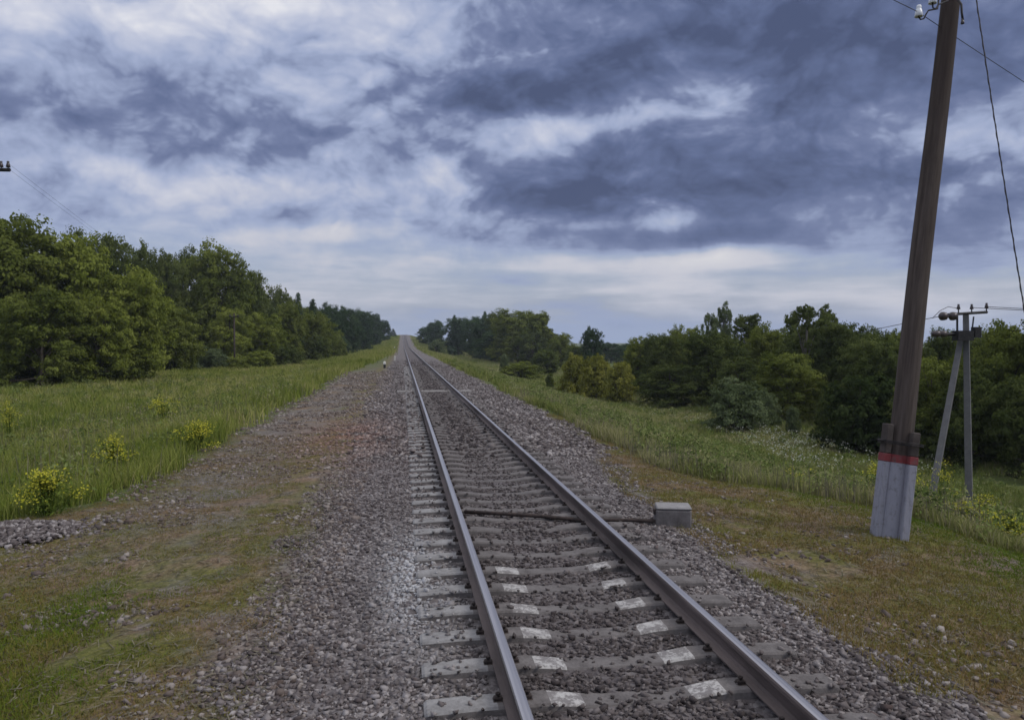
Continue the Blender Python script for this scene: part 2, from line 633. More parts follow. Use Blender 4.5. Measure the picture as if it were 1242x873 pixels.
def ground_mat():
    m, t, b = new_mat('ground_soil_gravel_grass')
    P = world_pos(t)
    x0, y0, z0 = t.xyz(P)
    wa = t.noise(P, 0.45, 4, 0.6)
    wb_ = t.noise(P, 2.2, 3, 0.6)
    x = t.add(x0, t.mul(t.sub(wa, 0.5), 1.5), t.mul(t.sub(wb_, 0.5), 0.5))
    # loose stones
    v1 = t.voro(P, 21.0)
    r1 = t.xyz(v1)
    stone = t.ramp(r1[0], [(0.0, (0.055, 0.045, 0.044)), (0.5, (0.122, 0.104, 0.102)), (1.0, (0.26, 0.235, 0.228))])
    v2 = t.xyz(t.voro(P, 6.0))[1]
    stone = t.mix(0.25, stone, t.ramp(v2, [(0.0, (0.09, 0.08, 0.08)), (1.0, (0.25, 0.235, 0.235))]))
    # oily ballast between the rails
    oil = t.mul(t.step(0.35, 0.85, x0), t.step(2.6, 2.1, x0))
    stone = t.mix(t.mul(oil, 0.45), stone, (0.075, 0.064, 0.066))
    # dirt, moss
    nA = t.noise(P, 1.1, 5, 0.62)
    nB = t.noise(P, 7.0, 5, 0.7)
    nC = t.noise(P, 0.35, 3, 0.5)
    nB = t.add(t.mul(nB, 0.6), t.mul(t.noise(P, 28.0, 4, 0.7), 0.4))
    dirt = t.ramp(nB, [(0.30, (0.070, 0.045, 0.028)), (0.50, (0.155, 0.108, 0.070)), (0.70, (0.27, 0.205, 0.145))])
    moss = t.ramp(nB, [(0.30, (0.050, 0.052, 0.014)), (0.52, (0.115, 0.110, 0.030)), (0.74, (0.20, 0.175, 0.065))])
    verge = t.mix(t.step(0.40, 0.60, nA), dirt, moss)
    peb = t.step(0.52, 0.66, t.noise(P, 1.7, 4, 0.6))
    verge = t.mix(t.mul(peb, 0.55), verge, stone)
    # reddish bare patch beside the path
    rp = t.m('EXPONENT', t.mul(t.add(t.m('POWER', t.mul(t.add(x0, 1.5), 0.9), 2.0), t.m('POWER', t.mul(t.sub(y0, 19.0), 0.24), 2.0)), -1.0))
    # grass floor
    grass = t.ramp(t.noise(P, 3.0, 6, 0.75), [(0.25, (0.035, 0.050, 0.014)), (0.5, (0.075, 0.098, 0.028)), (0.8, (0.135, 0.150, 0.050))])
    grass = t.mix(t.mul(t.step(0.45, 0.65, nC), 0.5), grass, (0.120, 0.118, 0.045))
    # zones across the line
    c = t.mix(t.step(-0.75, -1.75, x), stone, verge)
    pathz = t.mul(t.step(7.5, 12.0, y0), t.step(-4.4, -3.6, x), t.step(-1.6, -2.4, x), t.step(0.36, 0.58, nA))
    c = t.mix(t.mul(pathz, 0.85), c, t.mix(0.35, stone, (0.16, 0.135, 0.128)))
    c = t.mix(t.step(-0.3, 0.3, t.sub(x, t.add(3.6, t.mul(t.step(11.0, 19.0, y0), 1.2)))), c, verge)
    c = t.mix(t.mul(rp, t.step(0.3, 0.6, nA), 0.75), c, t.mix(nB, (0.12, 0.062, 0.045), (0.33, 0.19, 0.14)))
    c = t.mix(t.step(0.3, -0.3, t.add(x, 4.0, t.mul(t.step(12.6, 9.4, y0), 2.6))), c, grass)
    edge = t.add(4.9, t.mul(t.step(15.0, 11.0, y0), 2.3))
    c = t.mix(t.step(-0.4, 0.5, t.sub(x, edge)), c, grass)
    c = t.mix(t.mul(t.step(40.0, 90.0, y0), t.step(-1.3, -2.6, t.add(x, t.mul(t.sub(nA, 0.5), 3.0))), 0.8), c, grass)
    # young green where the moss thickens near the crossing
    gr = t.mul(t.step(-1.9, -3.0, x), t.step(9.5, 6.0, y0), t.step(0.38, 0.55, nA))
    c = t.mix(t.mul(gr, 0.7), c, (0.075, 0.098, 0.026))
    t.put(b.inputs['Base Color'], c)
    b.inputs['Roughness'].default_value = 0.95
    b.inputs['Specular IOR Level'].default_value = 0.15
    hb = t.add(t.mul(t.voro(P, 17.0, 'Distance'), -0.6), t.mul(nB, 0.5))
    t.put(b.inputs['Normal'], t.bump(hb, 0.9, 0.05))
    return m


ground = link('ground', np_mesh('ground', gv, gf, smooth=True), ground_mat())
tag(ground, 'gravel, mossy soil and rough meadow on both sides of the railway', 'ground', kind='structure')

# ------------------------------------------------------------------ loose stones (stuff)
ICO = None


def stone_field(name, pts, size, mat, label, low=False, flat=0.7):
    """pts (n,3) centres; one mesh of angular stones"""
    n = len(pts)
    if low:
        base = np.array([(-1, -1, -1), (1, -1, -1), (1, 1, -1), (-1, 1, -1), (-1, -1, 1), (1, -1, 1), (1, 1, 1), (-1, 1, 1)], float) * 0.62
        fq = np.array([(3, 2, 1, 0), (4, 5, 6, 7), (0, 1, 5, 4), (1, 2, 6, 5), (2, 3, 7, 6), (3, 0, 4, 7)])
        ft = None
    else:
        g = (1 + 5 ** .5) / 2
        base = np.array([(-1, g, 0), (1, g, 0), (-1, -g, 0), (1, -g, 0), (0, -1, g), (0, 1, g), (0, -1, -g), (0, 1, -g), (g, 0, -1), (g, 0, 1), (-g, 0, -1), (-g, 0, 1)]) / 1.9
        ft = np.array([(0, 11, 5), (0, 5, 1), (0, 1, 7), (0, 7, 10), (0, 10, 11), (1, 5, 9), (5, 11, 4), (11, 10, 2), (10, 7, 6), (7, 1, 8),
                       (3, 9, 4), (3, 4, 2), (3, 2, 6), (3, 6, 8), (3, 8, 9), (4, 9, 5), (2, 4, 11), (6, 2, 10), (8, 6, 7), (9, 8, 1)])
        fq = None
    k = len(base)
    v = base[None] + RNG.normal(0, 0.27, (n, k, 3))
    sc = size[:, None] * RNG.uniform(0.65, 1.3, (n, 3)) * np.array([1, 1, flat])
    v = v * sc[:, None, :]
    a = RNG.uniform(0, 6.283, n)
    tl = RNG.normal(0, 0.5, n)
    ct, st_ = np.cos(tl), np.sin(tl)
    y_ = v[..., 1] * ct[:, None] - v[..., 2] * st_[:, None]
    z_ = v[..., 1] * st_[:, None] + v[..., 2] * ct[:, None]
    ca, sa = np.cos(a), np.sin(a)
    x2 = v[..., 0] * ca[:, None] - y_ * sa[:, None]
    y2 = v[..., 0] * sa[:, None] + y_ * ca[:, None]
    vv = np.stack([x2, y2, z_], -1) + pts[:, None, :]
    off = (np.arange(n) * k)[:, None, None]
    f4 = (fq[None] + off).reshape(-1, 4) if fq is not None else None
    f3 = (ft[None] + off).reshape(-1, 3) if ft is not None else None
    tint = np.repeat(RNG.uniform(0, 1, n), k)
    o = link(name, np_mesh(name, vv.reshape(-1, 3), f4, f3, {'tint': tint}), mat)
    return o


def stone_mat(name, lo, mid, hi, oily=False):
    m, t, b = new_mat(name)
    tn = t.new('ShaderNodeAttribute', attribute_name='tint').outputs['Fac']
    P = world_pos(t)
    f = t.add(t.mul(tn, 0.75), t.mul(t.noise(P, 30, 4, 0.7), 0.25), t.mul(t.sub(t.noise(P, 0.8, 3, .5), 0.5), 0.5))
    c = t.ramp(f, [(0.0, lo), (0.5, mid), (0.95, hi)])
    c = t.mix(t.mul(t.step(0.55, 0.9, t.noise(P, 9, 2, .5)), 0.5), c, (0.15, 0.095, 0.08))
    x9, y9, z9 = t.xyz(P)
    rp = t.m('EXPONENT', t.mul(t.add(t.m('POWER', t.mul(t.add(x9, 1.5), 0.9), 2.0), t.m('POWER', t.mul(t.sub(y9, 19.0), 0.24), 2.0)), -1.0))
    rp = t.mul(rp, t.step(0.32, 0.58, t.noise(P, 1.3, 3, 0.6)))
    c = t.mix(t.mul(rp, 0.8), c, t.mix(tn, (0.13, 0.07, 0.055), (0.33, 0.20, 0.155)))
    if oily:
        x0, y0, z0 = t.xyz(P)
        x = t.add(x0, t.mul(t.sub(t.noise(P, 3.0, 3, .5), 0.5), 0.4))
        o1 = t.mul(t.step(0.2, 0.75, x), t.step(2.75, 2.2, x))
        c = t.mix(t.mul(o1, 0.7), c, t.mix(tn, (0.032, 0.026, 0.026), (0.105, 0.088, 0.085)))
        # lime splashed over the stones by the sleeper ends
        lime = t.m('EXPONENT', t.mul(t.add(t.m('POWER', t.mul(t.sub(x0, 0.1), 3.2), 2.0), t.m('POWER', t.mul(t.sub(y0, 7.4), 0.62), 2.0)), -1.0))
        lm = t.mul(lime, t.step(0.36, 0.52, t.noise(P, 6.0, 4, 0.7)))
        c = t.mix(t.mul(lm, 0.85), c, (0.46, 0.46, 0.47))
    t.put(b.inputs['Base Color'], c)
    b.inputs['Roughness'].default_value = 0.9
    b.inputs['Specular IOR Level'].default_value = 0.2
    return m


STONE = stone_mat('crushed_stone', (0.045, 0.036, 0.035), (0.125, 0.106, 0.103), (0.34, 0.310, 0.30), True)
PEBBLE = stone_mat('weathered_pebble', (0.065, 0.048, 0.040), (0.140, 0.112, 0.098), (0.31, 0.275, 0.25))

SP = 0.549
Y0S = 4.69
SLEEPERS = [Y0S + SP * k for k in range(-2, 150)]


def sleeper_top(x):
    """top height of a sleeper at distance x from the track centre"""
    a = np.abs(x)
    return 0.022 - 0.042 * sstep(0.62, 0.2, a) - 0.012 * sstep(1.0, 1.35, a)


def ballast_points(n, ylo, yhi, xlo, xhi):
    u = RNG.uniform(0, 1, n)
    y = ylo * (yhi / ylo) ** u
    x = RNG.uniform(xlo, xhi, n)
    return x, y


def ballast(n, ylo, yhi, s0, s1, low, name):
    x, y = ballast_points(n, ylo, yhi, -1.5, 5.2)
    keep = RNG.uniform(0, 1, n) > sstep(40, 108, y)
    edge = hash_noise(x, y, 0.7, 8)
    keep &= ~((x < -0.7) & (edge * 0.9 < (-0.7 - x)))
    xr = 3.15 + 1.2 * sstep(11, 19, y)
    keep &= ~((x > xr) & (edge * 0.9 < (x - xr)))
    size = RNG.uniform(s0, s1, n) * (0.7 + 0.6 * RNG.uniform(0, 1, n) ** 2)
    ph = np.abs(((y - Y0S) / SP + 0.5) % 1.0 - 0.5) * SP       # distance from the nearest sleeper centre
    dxc = np.abs(x - XT)
    on = (ph < 0.105 + size * 0.4) & (dxc < 1.30)
    # stones may lie over the dipped middle of a sleeper, now and then on its outer ends
    cover = hash_noise(x, y, 0.5, 91) * .6 + .4 * sstep(9, 24, y)
    allow = ((dxc < 0.34) & (RNG.uniform(0, 1, n) < cover * np.where(y < 14, .66, .9))) | ((dxc > 1.0) & (RNG.uniform(0, 1, n) < cover * np.where(x > XT, .38, .5))) | (RNG.uniform(0, 1, n) < .008 + .22 * sstep(12, 30, y))
    keep &= ~on | allow
    keep &= ~((np.abs(x - RAIL_L) < 0.10 + size * .6) | (np.abs(x - RAIL_R) < 0.10 + size * .6))
    x, y, size = x[keep], y[keep], size[keep]
    z = terrain(x, y) + RNG.uniform(-0.25, 0.45, len(x)) * size
    z = np.where((np.abs(((y - Y0S) / SP + 0.5) % 1.0 - 0.5) * SP < 0.12) & (np.abs(x - XT) < 1.3), np.maximum(z, sleeper_top(x - XT) + rise(y) + size * .2), z)
    o = stone_field(name, np.stack([x, y, z], -1), size, STONE, '', low)
    return o


tag(ballast(52000, 3.7, 15, 0.014, 0.027, True, 'ballast_stones'), 'angular grey ballast stones around the sleepers close to the viewer', 'ballast', kind='stuff')
tag(ballast(42000, 15, 110, 0.032, 0.058, True, 'ballast_stones'), 'dark grey ballast stones under the rails further up the line', 'ballast', kind='stuff')

# pebbles on the path and verges
n = 30000
x, y = ballast_points(n, 3.7, 60, -4.6, -0.6)
keep = hash_noise(x, y, 0.9, 21) * 0.6 + hash_noise(x, y, 0.25, 22) * 0.4 > 0.645 - 0.42 * sstep(-1.8, -0.9, x) - .24 * sstep(9, 15, y)
x, y = x[keep], y[keep]
size = RNG.uniform(0.008, 0.022, len(x)) * (0.6 + RNG.uniform(0, 1, len(x)) ** 3) * (1 + .035 * y)
tag(stone_field('pebbles', np.stack([x, y, terrain(x, y) + size * .15], -1), size, PEBBLE, ''), 'loose pale pebbles scattered over the mossy path beside the track', 'pebbles', kind='stuff')
n = 6500
x, y = ballast_points(n, 4.0, 24, 3.7, 8.5)
keep = hash_noise(x, y, 0.9, 31) * 0.6 + hash_noise(x, y, 0.25, 32) * 0.4 > 0.40 + 0.28 * sstep(3.9, 6.0, x)
x, y = x[keep], y[keep]
size = RNG.uniform(0.012, 0.034, len(x)) * (0.6 + RNG.uniform(0, 1, len(x)) ** 3)
tag(stone_field('pebbles', np.stack([x, y, terrain(x, y) + size * .15], -1), size, PEBBLE, ''), 'loose grey pebbles in the brown turf around the stone block', 'pebbles', kind='stuff')

# heap of stones at the meadow edge
hp, hd = ground_at(8, 655)
n = 1900
r = np.sqrt(RNG.uniform(0, 1, n))
a = RNG.uniform(0, 6.283, n)
r = r * (1 + .25 * np.sin(3 * a + 1) + .22 * RNG.normal(0, 1, n))
hx = hp.x + r * np.cos(a) * 0.85
hy = hp.y + 0.05 + r * np.sin(a) * 0.55
hz = terrain(hx, hy) + 0.19 * np.clip(1 - np.abs(r) ** 1.3, 0, 1) * RNG.uniform(0.72, 1.0, n)
size = RNG.uniform(0.018, 0.042, n)
tag(stone_field('stone_heap', np.stack([hx, hy, hz], -1), size, STONE, ''), 'low heap of grey broken stones at the edge of the tall grass', 'stone heap')

# ------------------------------------------------------------------ sleepers
def concrete(name, lo, hi, scale=7):
    m, t, b = new_mat(name)
    P = world_pos(t)
    f = t.add(t.mul(t.noise(P, scale, 5, 0.65), 0.6), t.mul(t.noise(P, scale * 7, 4, 0.7), 0.4))
    c = t.ramp(f, [(0.32, lo), (0.68, hi)])
    t.put(b.inputs['Base Color'], c)
    b.inputs['Roughness'].default_value = 0.9
    b.inputs['Specular IOR Level'].default_value = 0.2
    t.put(b.inputs['Normal'], t.bump(t.noise(P, 60, 5, 0.7), 0.35, 0.01))
    return m


def worn_paint(name, paint, under, amount=0.42, scale=9, streaks=False):
    m, t, b = new_mat(name)
    P = world_pos(t)
    f = t.step(amount, amount + 0.10, t.add(t.mul(t.noise(P, scale, 6, 0.7), 0.6), t.mul(t.noise(P, scale * 5, 4, 0.75), 0.4)))
    pc = t.mix(t.noise(P, 4, 4, 0.6), paint, tuple(c * 0.70 for c in paint))
    if streaks:
        st = t.step(0.48, 0.72, t.noise(t.vec('MULTIPLY', P, (22, 22, 1.6)), 1.0, 5, 0.65))
        pc = t.mix(t.mul(st, 0.55), pc, tuple(c * 0.5 for c in paint))
        dirt = t.step(0.52, 0.66, t.noise(P, 11, 6, 0.75))
        pc = t.mix(t.mul(dirt, 0.5), pc, (0.10, 0.09, 0.085))
    t.put(b.inputs['Base Color'], t.mix(f, under, pc))
    b.inputs['Roughness'].default_value = 0.8
    t.put(b.inputs['Normal'], t.bump(t.noise(P, 45, 4, 0.6), 0.35, 0.012))
    return m


SLEEPER_M = concrete('sleeper_concrete', (0.070, 0.062, 0.060), (0.185, 0.168, 0.162))
SLEEPER_END_M = concrete('sleeper_end_pale', (0.13, 0.122, 0.12), (0.31, 0.30, 0.295), 5)  # paler concrete for the sleeper ends on the path side
WHITE_M = worn_paint('white_paint', (0.46, 0.44, 0.42), (0.17, 0.155, 0.15), 0.46)
CLIP_M = simple_mat('rusty_clip', (0.03, 0.025, 0.024), (0.075, 0.055, 0.047), 20, 0.8, 0.3)


def sleeper_mesh(painted):
    xs = [-1.35, -1.33, -1.2, -1.05, -.9, -.72, -.60, -.57, -.45, -.35, -.32, -.2, 0, .2, .32, .35, .45, .57, .60, .72, .9, 1.05, 1.2, 1.33, 1.35]
    vs, fs, mi = [], [], []
    for i, xx in enumerate(xs):
        zt = float(sleeper_top(xx))
        wt = 0.088 if abs(xx) > 0.5 else 0.078
        end = 0.012 if abs(xx) == 1.35 else 0
        zb = -0.19
        for yy, z in ((-0.145 + end, zb), (-wt - 0.014 + end, zt - 0.014 - end), (-wt + end, zt - end), (wt - end, zt - end), (wt + 0.014 - end, zt - 0.014 - end), (0.145 - end, zb)):
            vs.append((xx, yy, z))
    for i in range(len(xs) - 1):
        mid = (xs[i] + xs[i + 1]) / 2
        for k in range(5):
            a = i * 6 + k
            fs.append((a, a + 6, a + 7, a + 1))
            q = 0
            if k in (1, 2, 3):
                if painted and 0.35 < abs(mid) < 0.57:
                    q = 1
                elif abs(mid) > 0.88 and mid < 0:
                    q = 2
            mi.append(q)
        fs.append((i * 6 + 5, i * 6 + 11, i * 6 + 6, i * 6))
        mi.append(0)
    fs.append((0, 1, 2, 3, 4, 5))
    e = (len(xs) - 1) * 6
    fs.append((e + 5, e + 4, e + 3, e + 2, e + 1, e))
    mi += [0, 2]
    me = bpy.data.meshes.new('sleeper_body')
    me.from_pydata(vs, [], fs)
    me.polygons.foreach_set('material_index', mi)
    for m_ in (SLEEPER_M, WHITE_M, SLEEPER_END_M):
        me.materials.append(m_)
    me.update()
    return me


SM_PLAIN, SM_PAINT = sleeper_mesh(False), sleeper_mesh(True)
cm = MB()
cm.box((0, 0, 0.018), (0.085, 0.10, 0.022), bev=0.005)
cm.box((0, 0, 0.042), (0.07, 0.055, 0.03), bev=0.007)
cm.tube([(0, 0, 0.05), (0, 0, 0.085)], 0.012, 6)
cm.lathe([(0.001, 0.085), (0.02, 0.085), (0.02, 0.068), (0.012, 0.068)], (0, 0, 0), n=6)
CLIP_ME = bpy.data.meshes.new('rail_clip')
CLIP_ME.from_pydata(cm.v, [], cm.f)
CLIP_ME.materials.append(CLIP_M)

ORD = ['first', 'second', 'third', 'fourth', 'fifth', 'sixth', 'seventh', 'eighth', 'ninth', 'tenth', 'eleventh', 'twelfth', 'thirteenth', 'fourteenth',
       'fifteenth', 'sixteenth', 'seventeenth', 'eighteenth', 'nineteenth', 'twentieth']
for k in range(-1, 120):
    yy = Y0S + SP * k
    zz_ = float(rise(yy))
    s_ = empty('sleeper', (XT, yy, zz_), random.gauss(0, 0.006))
    if k < 0:
        lb = 'plain concrete sleeper end lowest in view, in front of the painted sleepers'
    elif k <= 5:
        lb = 'concrete sleeper with worn white paint inside both rails, ' + ORD[k] + ' painted one from the viewer'
    elif k <= 8:
        lb = 'plain grey concrete sleeper, ' + ORD[k - 6] + ' past the painted ones, before the dark rod'
    elif k == 9:
        lb = 'grey concrete sleeper lying right under the dark slanting rod'
    elif k <= 29:
        lb = 'grey concrete sleeper sunk in ballast, ' + ORD[k - 10] + ' one beyond the dark rod'
    elif Y0S + SP * k < 33.6:
        lb = 'faint concrete sleeper nearly buried in ballast, beyond the rod, short of the crossing'
    else:
        lb = 'dark sleeper barely showing in ballast, beyond the pale plank crossing'
    tag(s_, lb, 'sleeper', 'concrete sleepers under the rails')
    b_ = bpy.data.objects.new('concrete_beam', SM_PAINT if 0 <= k <= 5 else SM_PLAIN)
    COL.objects.link(b_)
    b_.parent = s_
    if k < 42:
        for rx in (RAIL_L, RAIL_R):
            for sg in (-1, 1):
                c_ = bpy.data.objects.new('rail_clip', CLIP_ME)
                COL.objects.link(c_)
                c_.parent = s_
                c_.location = (rx + sg * 0.093 - XT, 0, 0.0)
                c_.scale = (.8, .75, .8)

# ------------------------------------------------------------------ rails
RAIL_M = simple_mat('rusty_rail_steel', (0.060, 0.046, 0.042), (0.165, 0.130, 0.118), 3, 0.75, 0.25, 0.3, 60, 0.4, (1, 0.15, 1))
m, t, b = new_mat('polished_rail_head')
P = world_pos(t)
f = t.noise(t.vec('MULTIPLY', P, (60, 0.6, 1)), 1.0, 4, 0.6)
t.put(b.inputs['Base Color'], t.mix(f, (0.36, 0.34, 0.34), (0.62, 0.59, 0.58)))
b.inputs['Metallic'].default_value = 1.0
t.put(b.inputs['Roughness'], t.add(0.30, t.mul(f, 0.18)))
HEAD_M = m
PROF = [(-.066, .022), (.066, .022), (.066, .032), (.022, .045), (.010, .062), (.009, .130), (.022, .148), (.036, .152), (.036, .176), (.029, .187), (.012, .1905), (-.012, .1905), (-.029, .187), (-.036, .176), (-.036, .152), (-.022, .148), (-.009, .130), (-.010, .062), (-.022, .045), (-.066, .032)]


def rail(xc, label, head_from, head_to):
    ys = grid_axis([(-6, 60, 2.0), (60, 200, 5), (200, 620, 8)])
    npf = len(PROF)
    vs, fs, mi = [], [], []
    for y_ in ys:
        zr = float(rise(y_))
        for px_, pz in PROF:
            vs.append((xc + px_, y_, pz + zr))
    for i in range(len(ys) - 1):
        for k in range(npf):
            a, c = i * npf + k, i * npf + (k + 1) % npf
            fs.append((a, c, c + npf, a + npf))
            mi.append(1 if head_from <= k <= head_to else 0)
    fs.append(tuple(range(npf - 1, -1, -1)))
    fs.append(tuple((len(ys) - 1) * npf + k for k in range(npf)))
    mi += [0, 0]
    me = bpy.data.meshes.new('rail')
    me.from_pydata(vs, [], fs)
    me.polygons.foreach_set('material_index', mi)
    me.materials.append(RAIL_M)
    me.materials.append(HEAD_M)
    me.update()
    o = bpy.data.objects.new('rail', me)
    COL.objects.link(o)
    tag(o, label, 'rail')
    return o


rail(RAIL_L, 'rusty steel rail with polished top on the gravel path side', 8, 12)
rail(RAIL_R, 'rusty steel rail with polished top on the stone block side', 9, 11)

# pale plank crossing
CROSS_M = concrete('pale_crossing_boards', (0.15, 0.137, 0.13), (0.26, 0.243, 0.23), 3)
yc = 34.6
pc = empty('plank_crossing', (0, yc, float(rise(yc))))
tag(pc, 'pale worn plank crossing laid across the rails far up the line', 'crossing')
for xa, xb in ((-0.25, 0.55), (0.82, 2.13), (2.42, 3.1)):
    q = MB()
    for j in range(3):
        q.box(((xa + xb) / 2, (j - 1) * 0.36, -0.02 + random.uniform(-.01, .01)), (xb - xa - random.uniform(0, .06), 0.345, 0.12), bev=0.012)
    q.build('deck_panel', CROSS_M, pc)

# dark rod under the rails and the concrete block at its end
rm = MB()
zr = 0.012
rm.tube([(0.80, 9.97, zr + .012), (1.25, 9.80, zr + .012), (1.75, 9.58, zr + .01), (2.10, 9.42, zr), (2.27, 9.36, -0.008), (2.45, 9.32, .012), (2.9, 9.21, .02), (3.36, 9.10, .005)], 0.025, 8)
tag(rm.build('rod', CLIP_M), 'dark slanting rod lying across the sleepers and under one rail', 'rod')

BLOCK_M = concrete('block_concrete', (0.075, 0.067, 0.066), (0.20, 0.185, 0.18), 9)
BLOCK_LIT_TOP_M = concrete('block_lit_top_concrete', (0.16, 0.152, 0.15), (0.31, 0.298, 0.295), 10)  # same concrete made paler: overcast light on the top put into the colour
bp = at(821, 640, 9.5)
bz = tz(bp.x, bp.y + .15)
blk = empty('concrete_block', (bp.x, bp.y + 0.16, bz), math.radians(-14))
tag(blk, 'squat rough concrete block with paler, lit-toned top at the end of the dark rod', 'concrete block')
q = MB()
q.box((0, 0, 0.080), (0.44, 0.34, 0.27), bev=0.022)
q.build('block_body', BLOCK_M, blk)
q = MB()
q.box((0.006, 0, 0.228), (0.432, 0.340, 0.03), bev=0.013)
q.build('lit_top_face', BLOCK_LIT_TOP_M, blk)  # thin slab that only carries the lit tone of the top face
q = MB()
q.box((-0.232, -0.10, 0.185), (0.03, 0.10, 0.075), bev=0.008)
q.build('dark_notch', CLIP_M, blk)  # dark box added in place of the dark notch in the block

# ------------------------------------------------------------------ wooden pole on concrete stubs
m, t, b = new_mat('weathered_pole_wood')
v = t.vec('MULTIPLY', obj_coord(t), (9, 9, 0.5))
f = t.noise(v, 2.2, 6, 0.7)
c = t.ramp(f, [(0.3, (0.042, 0.033, 0.029)), (0.5, (0.076, 0.060, 0.052)), (0.72, (0.115, 0.094, 0.083))])
zz2 = t.xyz(obj_coord(t))[2]
c = t.mix(t.mul(t.step(3.5, 6.5, zz2), 0.55), c, (0.035, 0.024, 0.021))       # dark silhouette against the sky put into the upper wood colour
t.put(b.inputs['Base Color'], c)
b.inputs['Roughness'].default_value = 0.9
b.inputs['Specular IOR Level'].default_value = 0.2
t.put(b.inputs['Normal'], t.bump(f, 0.6, 0.015))
WOOD_M = m
PAINT_M = worn_paint('lilac_white_paint', (0.30, 0.30, 0.35), (0.17, 0.165, 0.18), 0.30, 6, True)
RED_M = worn_paint('red_paint', (0.22, 0.034, 0.038), (0.10, 0.04, 0.04), 0.36, 9, True)
STUB_M = concrete('bare_stub_concrete', (0.040, 0.032, 0.029), (0.095, 0.080, 0.072), 9)
IRON_M = simple_mat('dark_iron', (0.02, 0.02, 0.022), (0.05, 0.045, 0.045), 20, 0.6, 0.6)
PORC_M = simple_mat('white_porcelain', (0.62, 0.63, 0.66), (0.75, 0.76, 0.78), 8, 0.25, 0, 0.0, spec=0.5)
PORC_DARK_M = simple_mat('brown_porcelain', (0.03, 0.022, 0.022), (0.06, 0.04, 0.035), 8, 0.3, 0, 0.0, spec=0.5)

DP = 9.62
base = at(1080, 652, DP)
base.z = tz(base.x, base.y) - 0.02
topp = at(1163.5, -80, 9.9)
axis = (topp - base)
PL = axis.length
axis.normalize()
side = (RIGHT - axis * RIGHT.dot(axis)).normalized()      # to the right as seen
front = axis.cross(side)
if front.dot(FWD) > 0:
    front = -front
up_rot = Matrix((side, -front, axis)).transposed()
pole = empty('utility_pole', base)
pole.rotation_euler = up_rot.to_euler()
tag(pole, 'tall leaning brown wooden pole on white painted stubs with a red band', 'utility pole')
# local frame: x right, y away from the viewer, z along the pole


def pole_piece(mb, name, mat, parent=pole):
    return mb.build(name, mat, parent)


q = MB()
PX = 0.035
zs = np.linspace(-0.4, PL, 60)
q.tube([(PX + 0.008 * math.sin(z * 1.3), 0.10, z) for z in zs], [0.146 - 0.0048 * z for z in zs], 18)
shaft = pole_piece(q, 'pole_shaft', WOOD_M)
BANDH = 0.955


def stub_piece(x0, x1, y0, y1, htop, h_paint=BANDH):
    s = MB()
    cx, cy, wx, wy = (x0 + x1) / 2, (y0 + y1) / 2, x1 - x0, y1 - y0
    s.box((cx, cy, h_paint / 2 - 0.2), (wx, wy, h_paint + 0.4), mi=0, bev=0.012)
    s.box((cx, cy, h_paint + 0.05), (wx + .002, wy + .002, 0.10), mi=1, bev=0.005)
    s.box((cx, cy, (htop + h_paint + 0.1) / 2), (wx - .004, wy - .004, htop - h_paint - 0.1), mi=2, bev=0.012)
    return s


stub_piece(-0.195, -0.105, 0.0, 0.16, 1.43).build('concrete_stub', [PAINT_M, RED_M, STUB_M], pole)
stub_piece(0.065, 0.170, -0.130, -0.03, 1.36).build('concrete_stub', [PAINT_M, RED_M, STUB_M], pole)
# painted lower part of the shaft: sleeve of paint skin round the wood
q = MB()
zs = [-0.3, 0.2, 0.6, BANDH]
q.tube([(PX + 0.008 * math.sin(z * 1.3) - 0.02, 0.10, z) for z in zs], [0.158 - 0.0045 * z for z in zs], 18, cap=False)
q.build('painted_foot', PAINT_M, shaft)
q = MB()
zs = [BANDH, BANDH + 0.10]
q.tube([(PX + 0.008 * math.sin(z * 1.3) - 0.02, 0.10, z) for z in zs], [0.160 - 0.0045 * z for z in zs], 18, cap=False)
q.build('red_band', RED_M, shaft)
q = MB()
for zz3 in (1.185, 1.20, 1.215):
    ring = [(-0.235, 0.0), (-0.225, -0.03), (0.03, -0.15), (0.20, -0.155), (0.215, -0.02), (0.20, 0.20), (0.05, 0.27), (-0.2, 0.2), (-0.235, 0.0)]
    q.tube([(a, b_, zz3 + random.uniform(-.004, .004)) for a, b_ in ring], 0.007, 6)
q.tube([(-0.23, -0.02, 1.20), (-0.30, -0.05, 1.215), (-0.345, -0.05, 1.21)], 0.009, 6)
q.build('wire_lashing', IRON_M, pole)


def bell_insulator(mb_p, mb_m, o, ax, s=1.0, mi=0):
    mb_p.lathe([(0.001, .15 * s), (.026 * s, .148 * s), (.034 * s, .125 * s), (.028 * s, .105 * s), (.036 * s, .09 * s), (.046 * s, .05 * s), (.053 * s, .0), (.045 * s, -.004), (.02 * s, .03 * s)], o, ax)


def world_to_pole(p):
    return up_rot.inverted() @ (Vector(p) - base)


# two hooks with white insulators on the track side, one small hook on the other
hook_pts = [(at(1114.5, 22, 9.62), at(1140, 18, 9.72)), (at(1131.5, 7, 9.62), at(1147, -4, 9.75))]
i1 = at(1114.5, 20, 9.62)
i2 = at(1131.0, 4.5, 9.62)


def hook(pts, rad=0.010):
    s = MB()
    s.tube([world_to_pole(p) for p in pts], rad, 7)
    return s


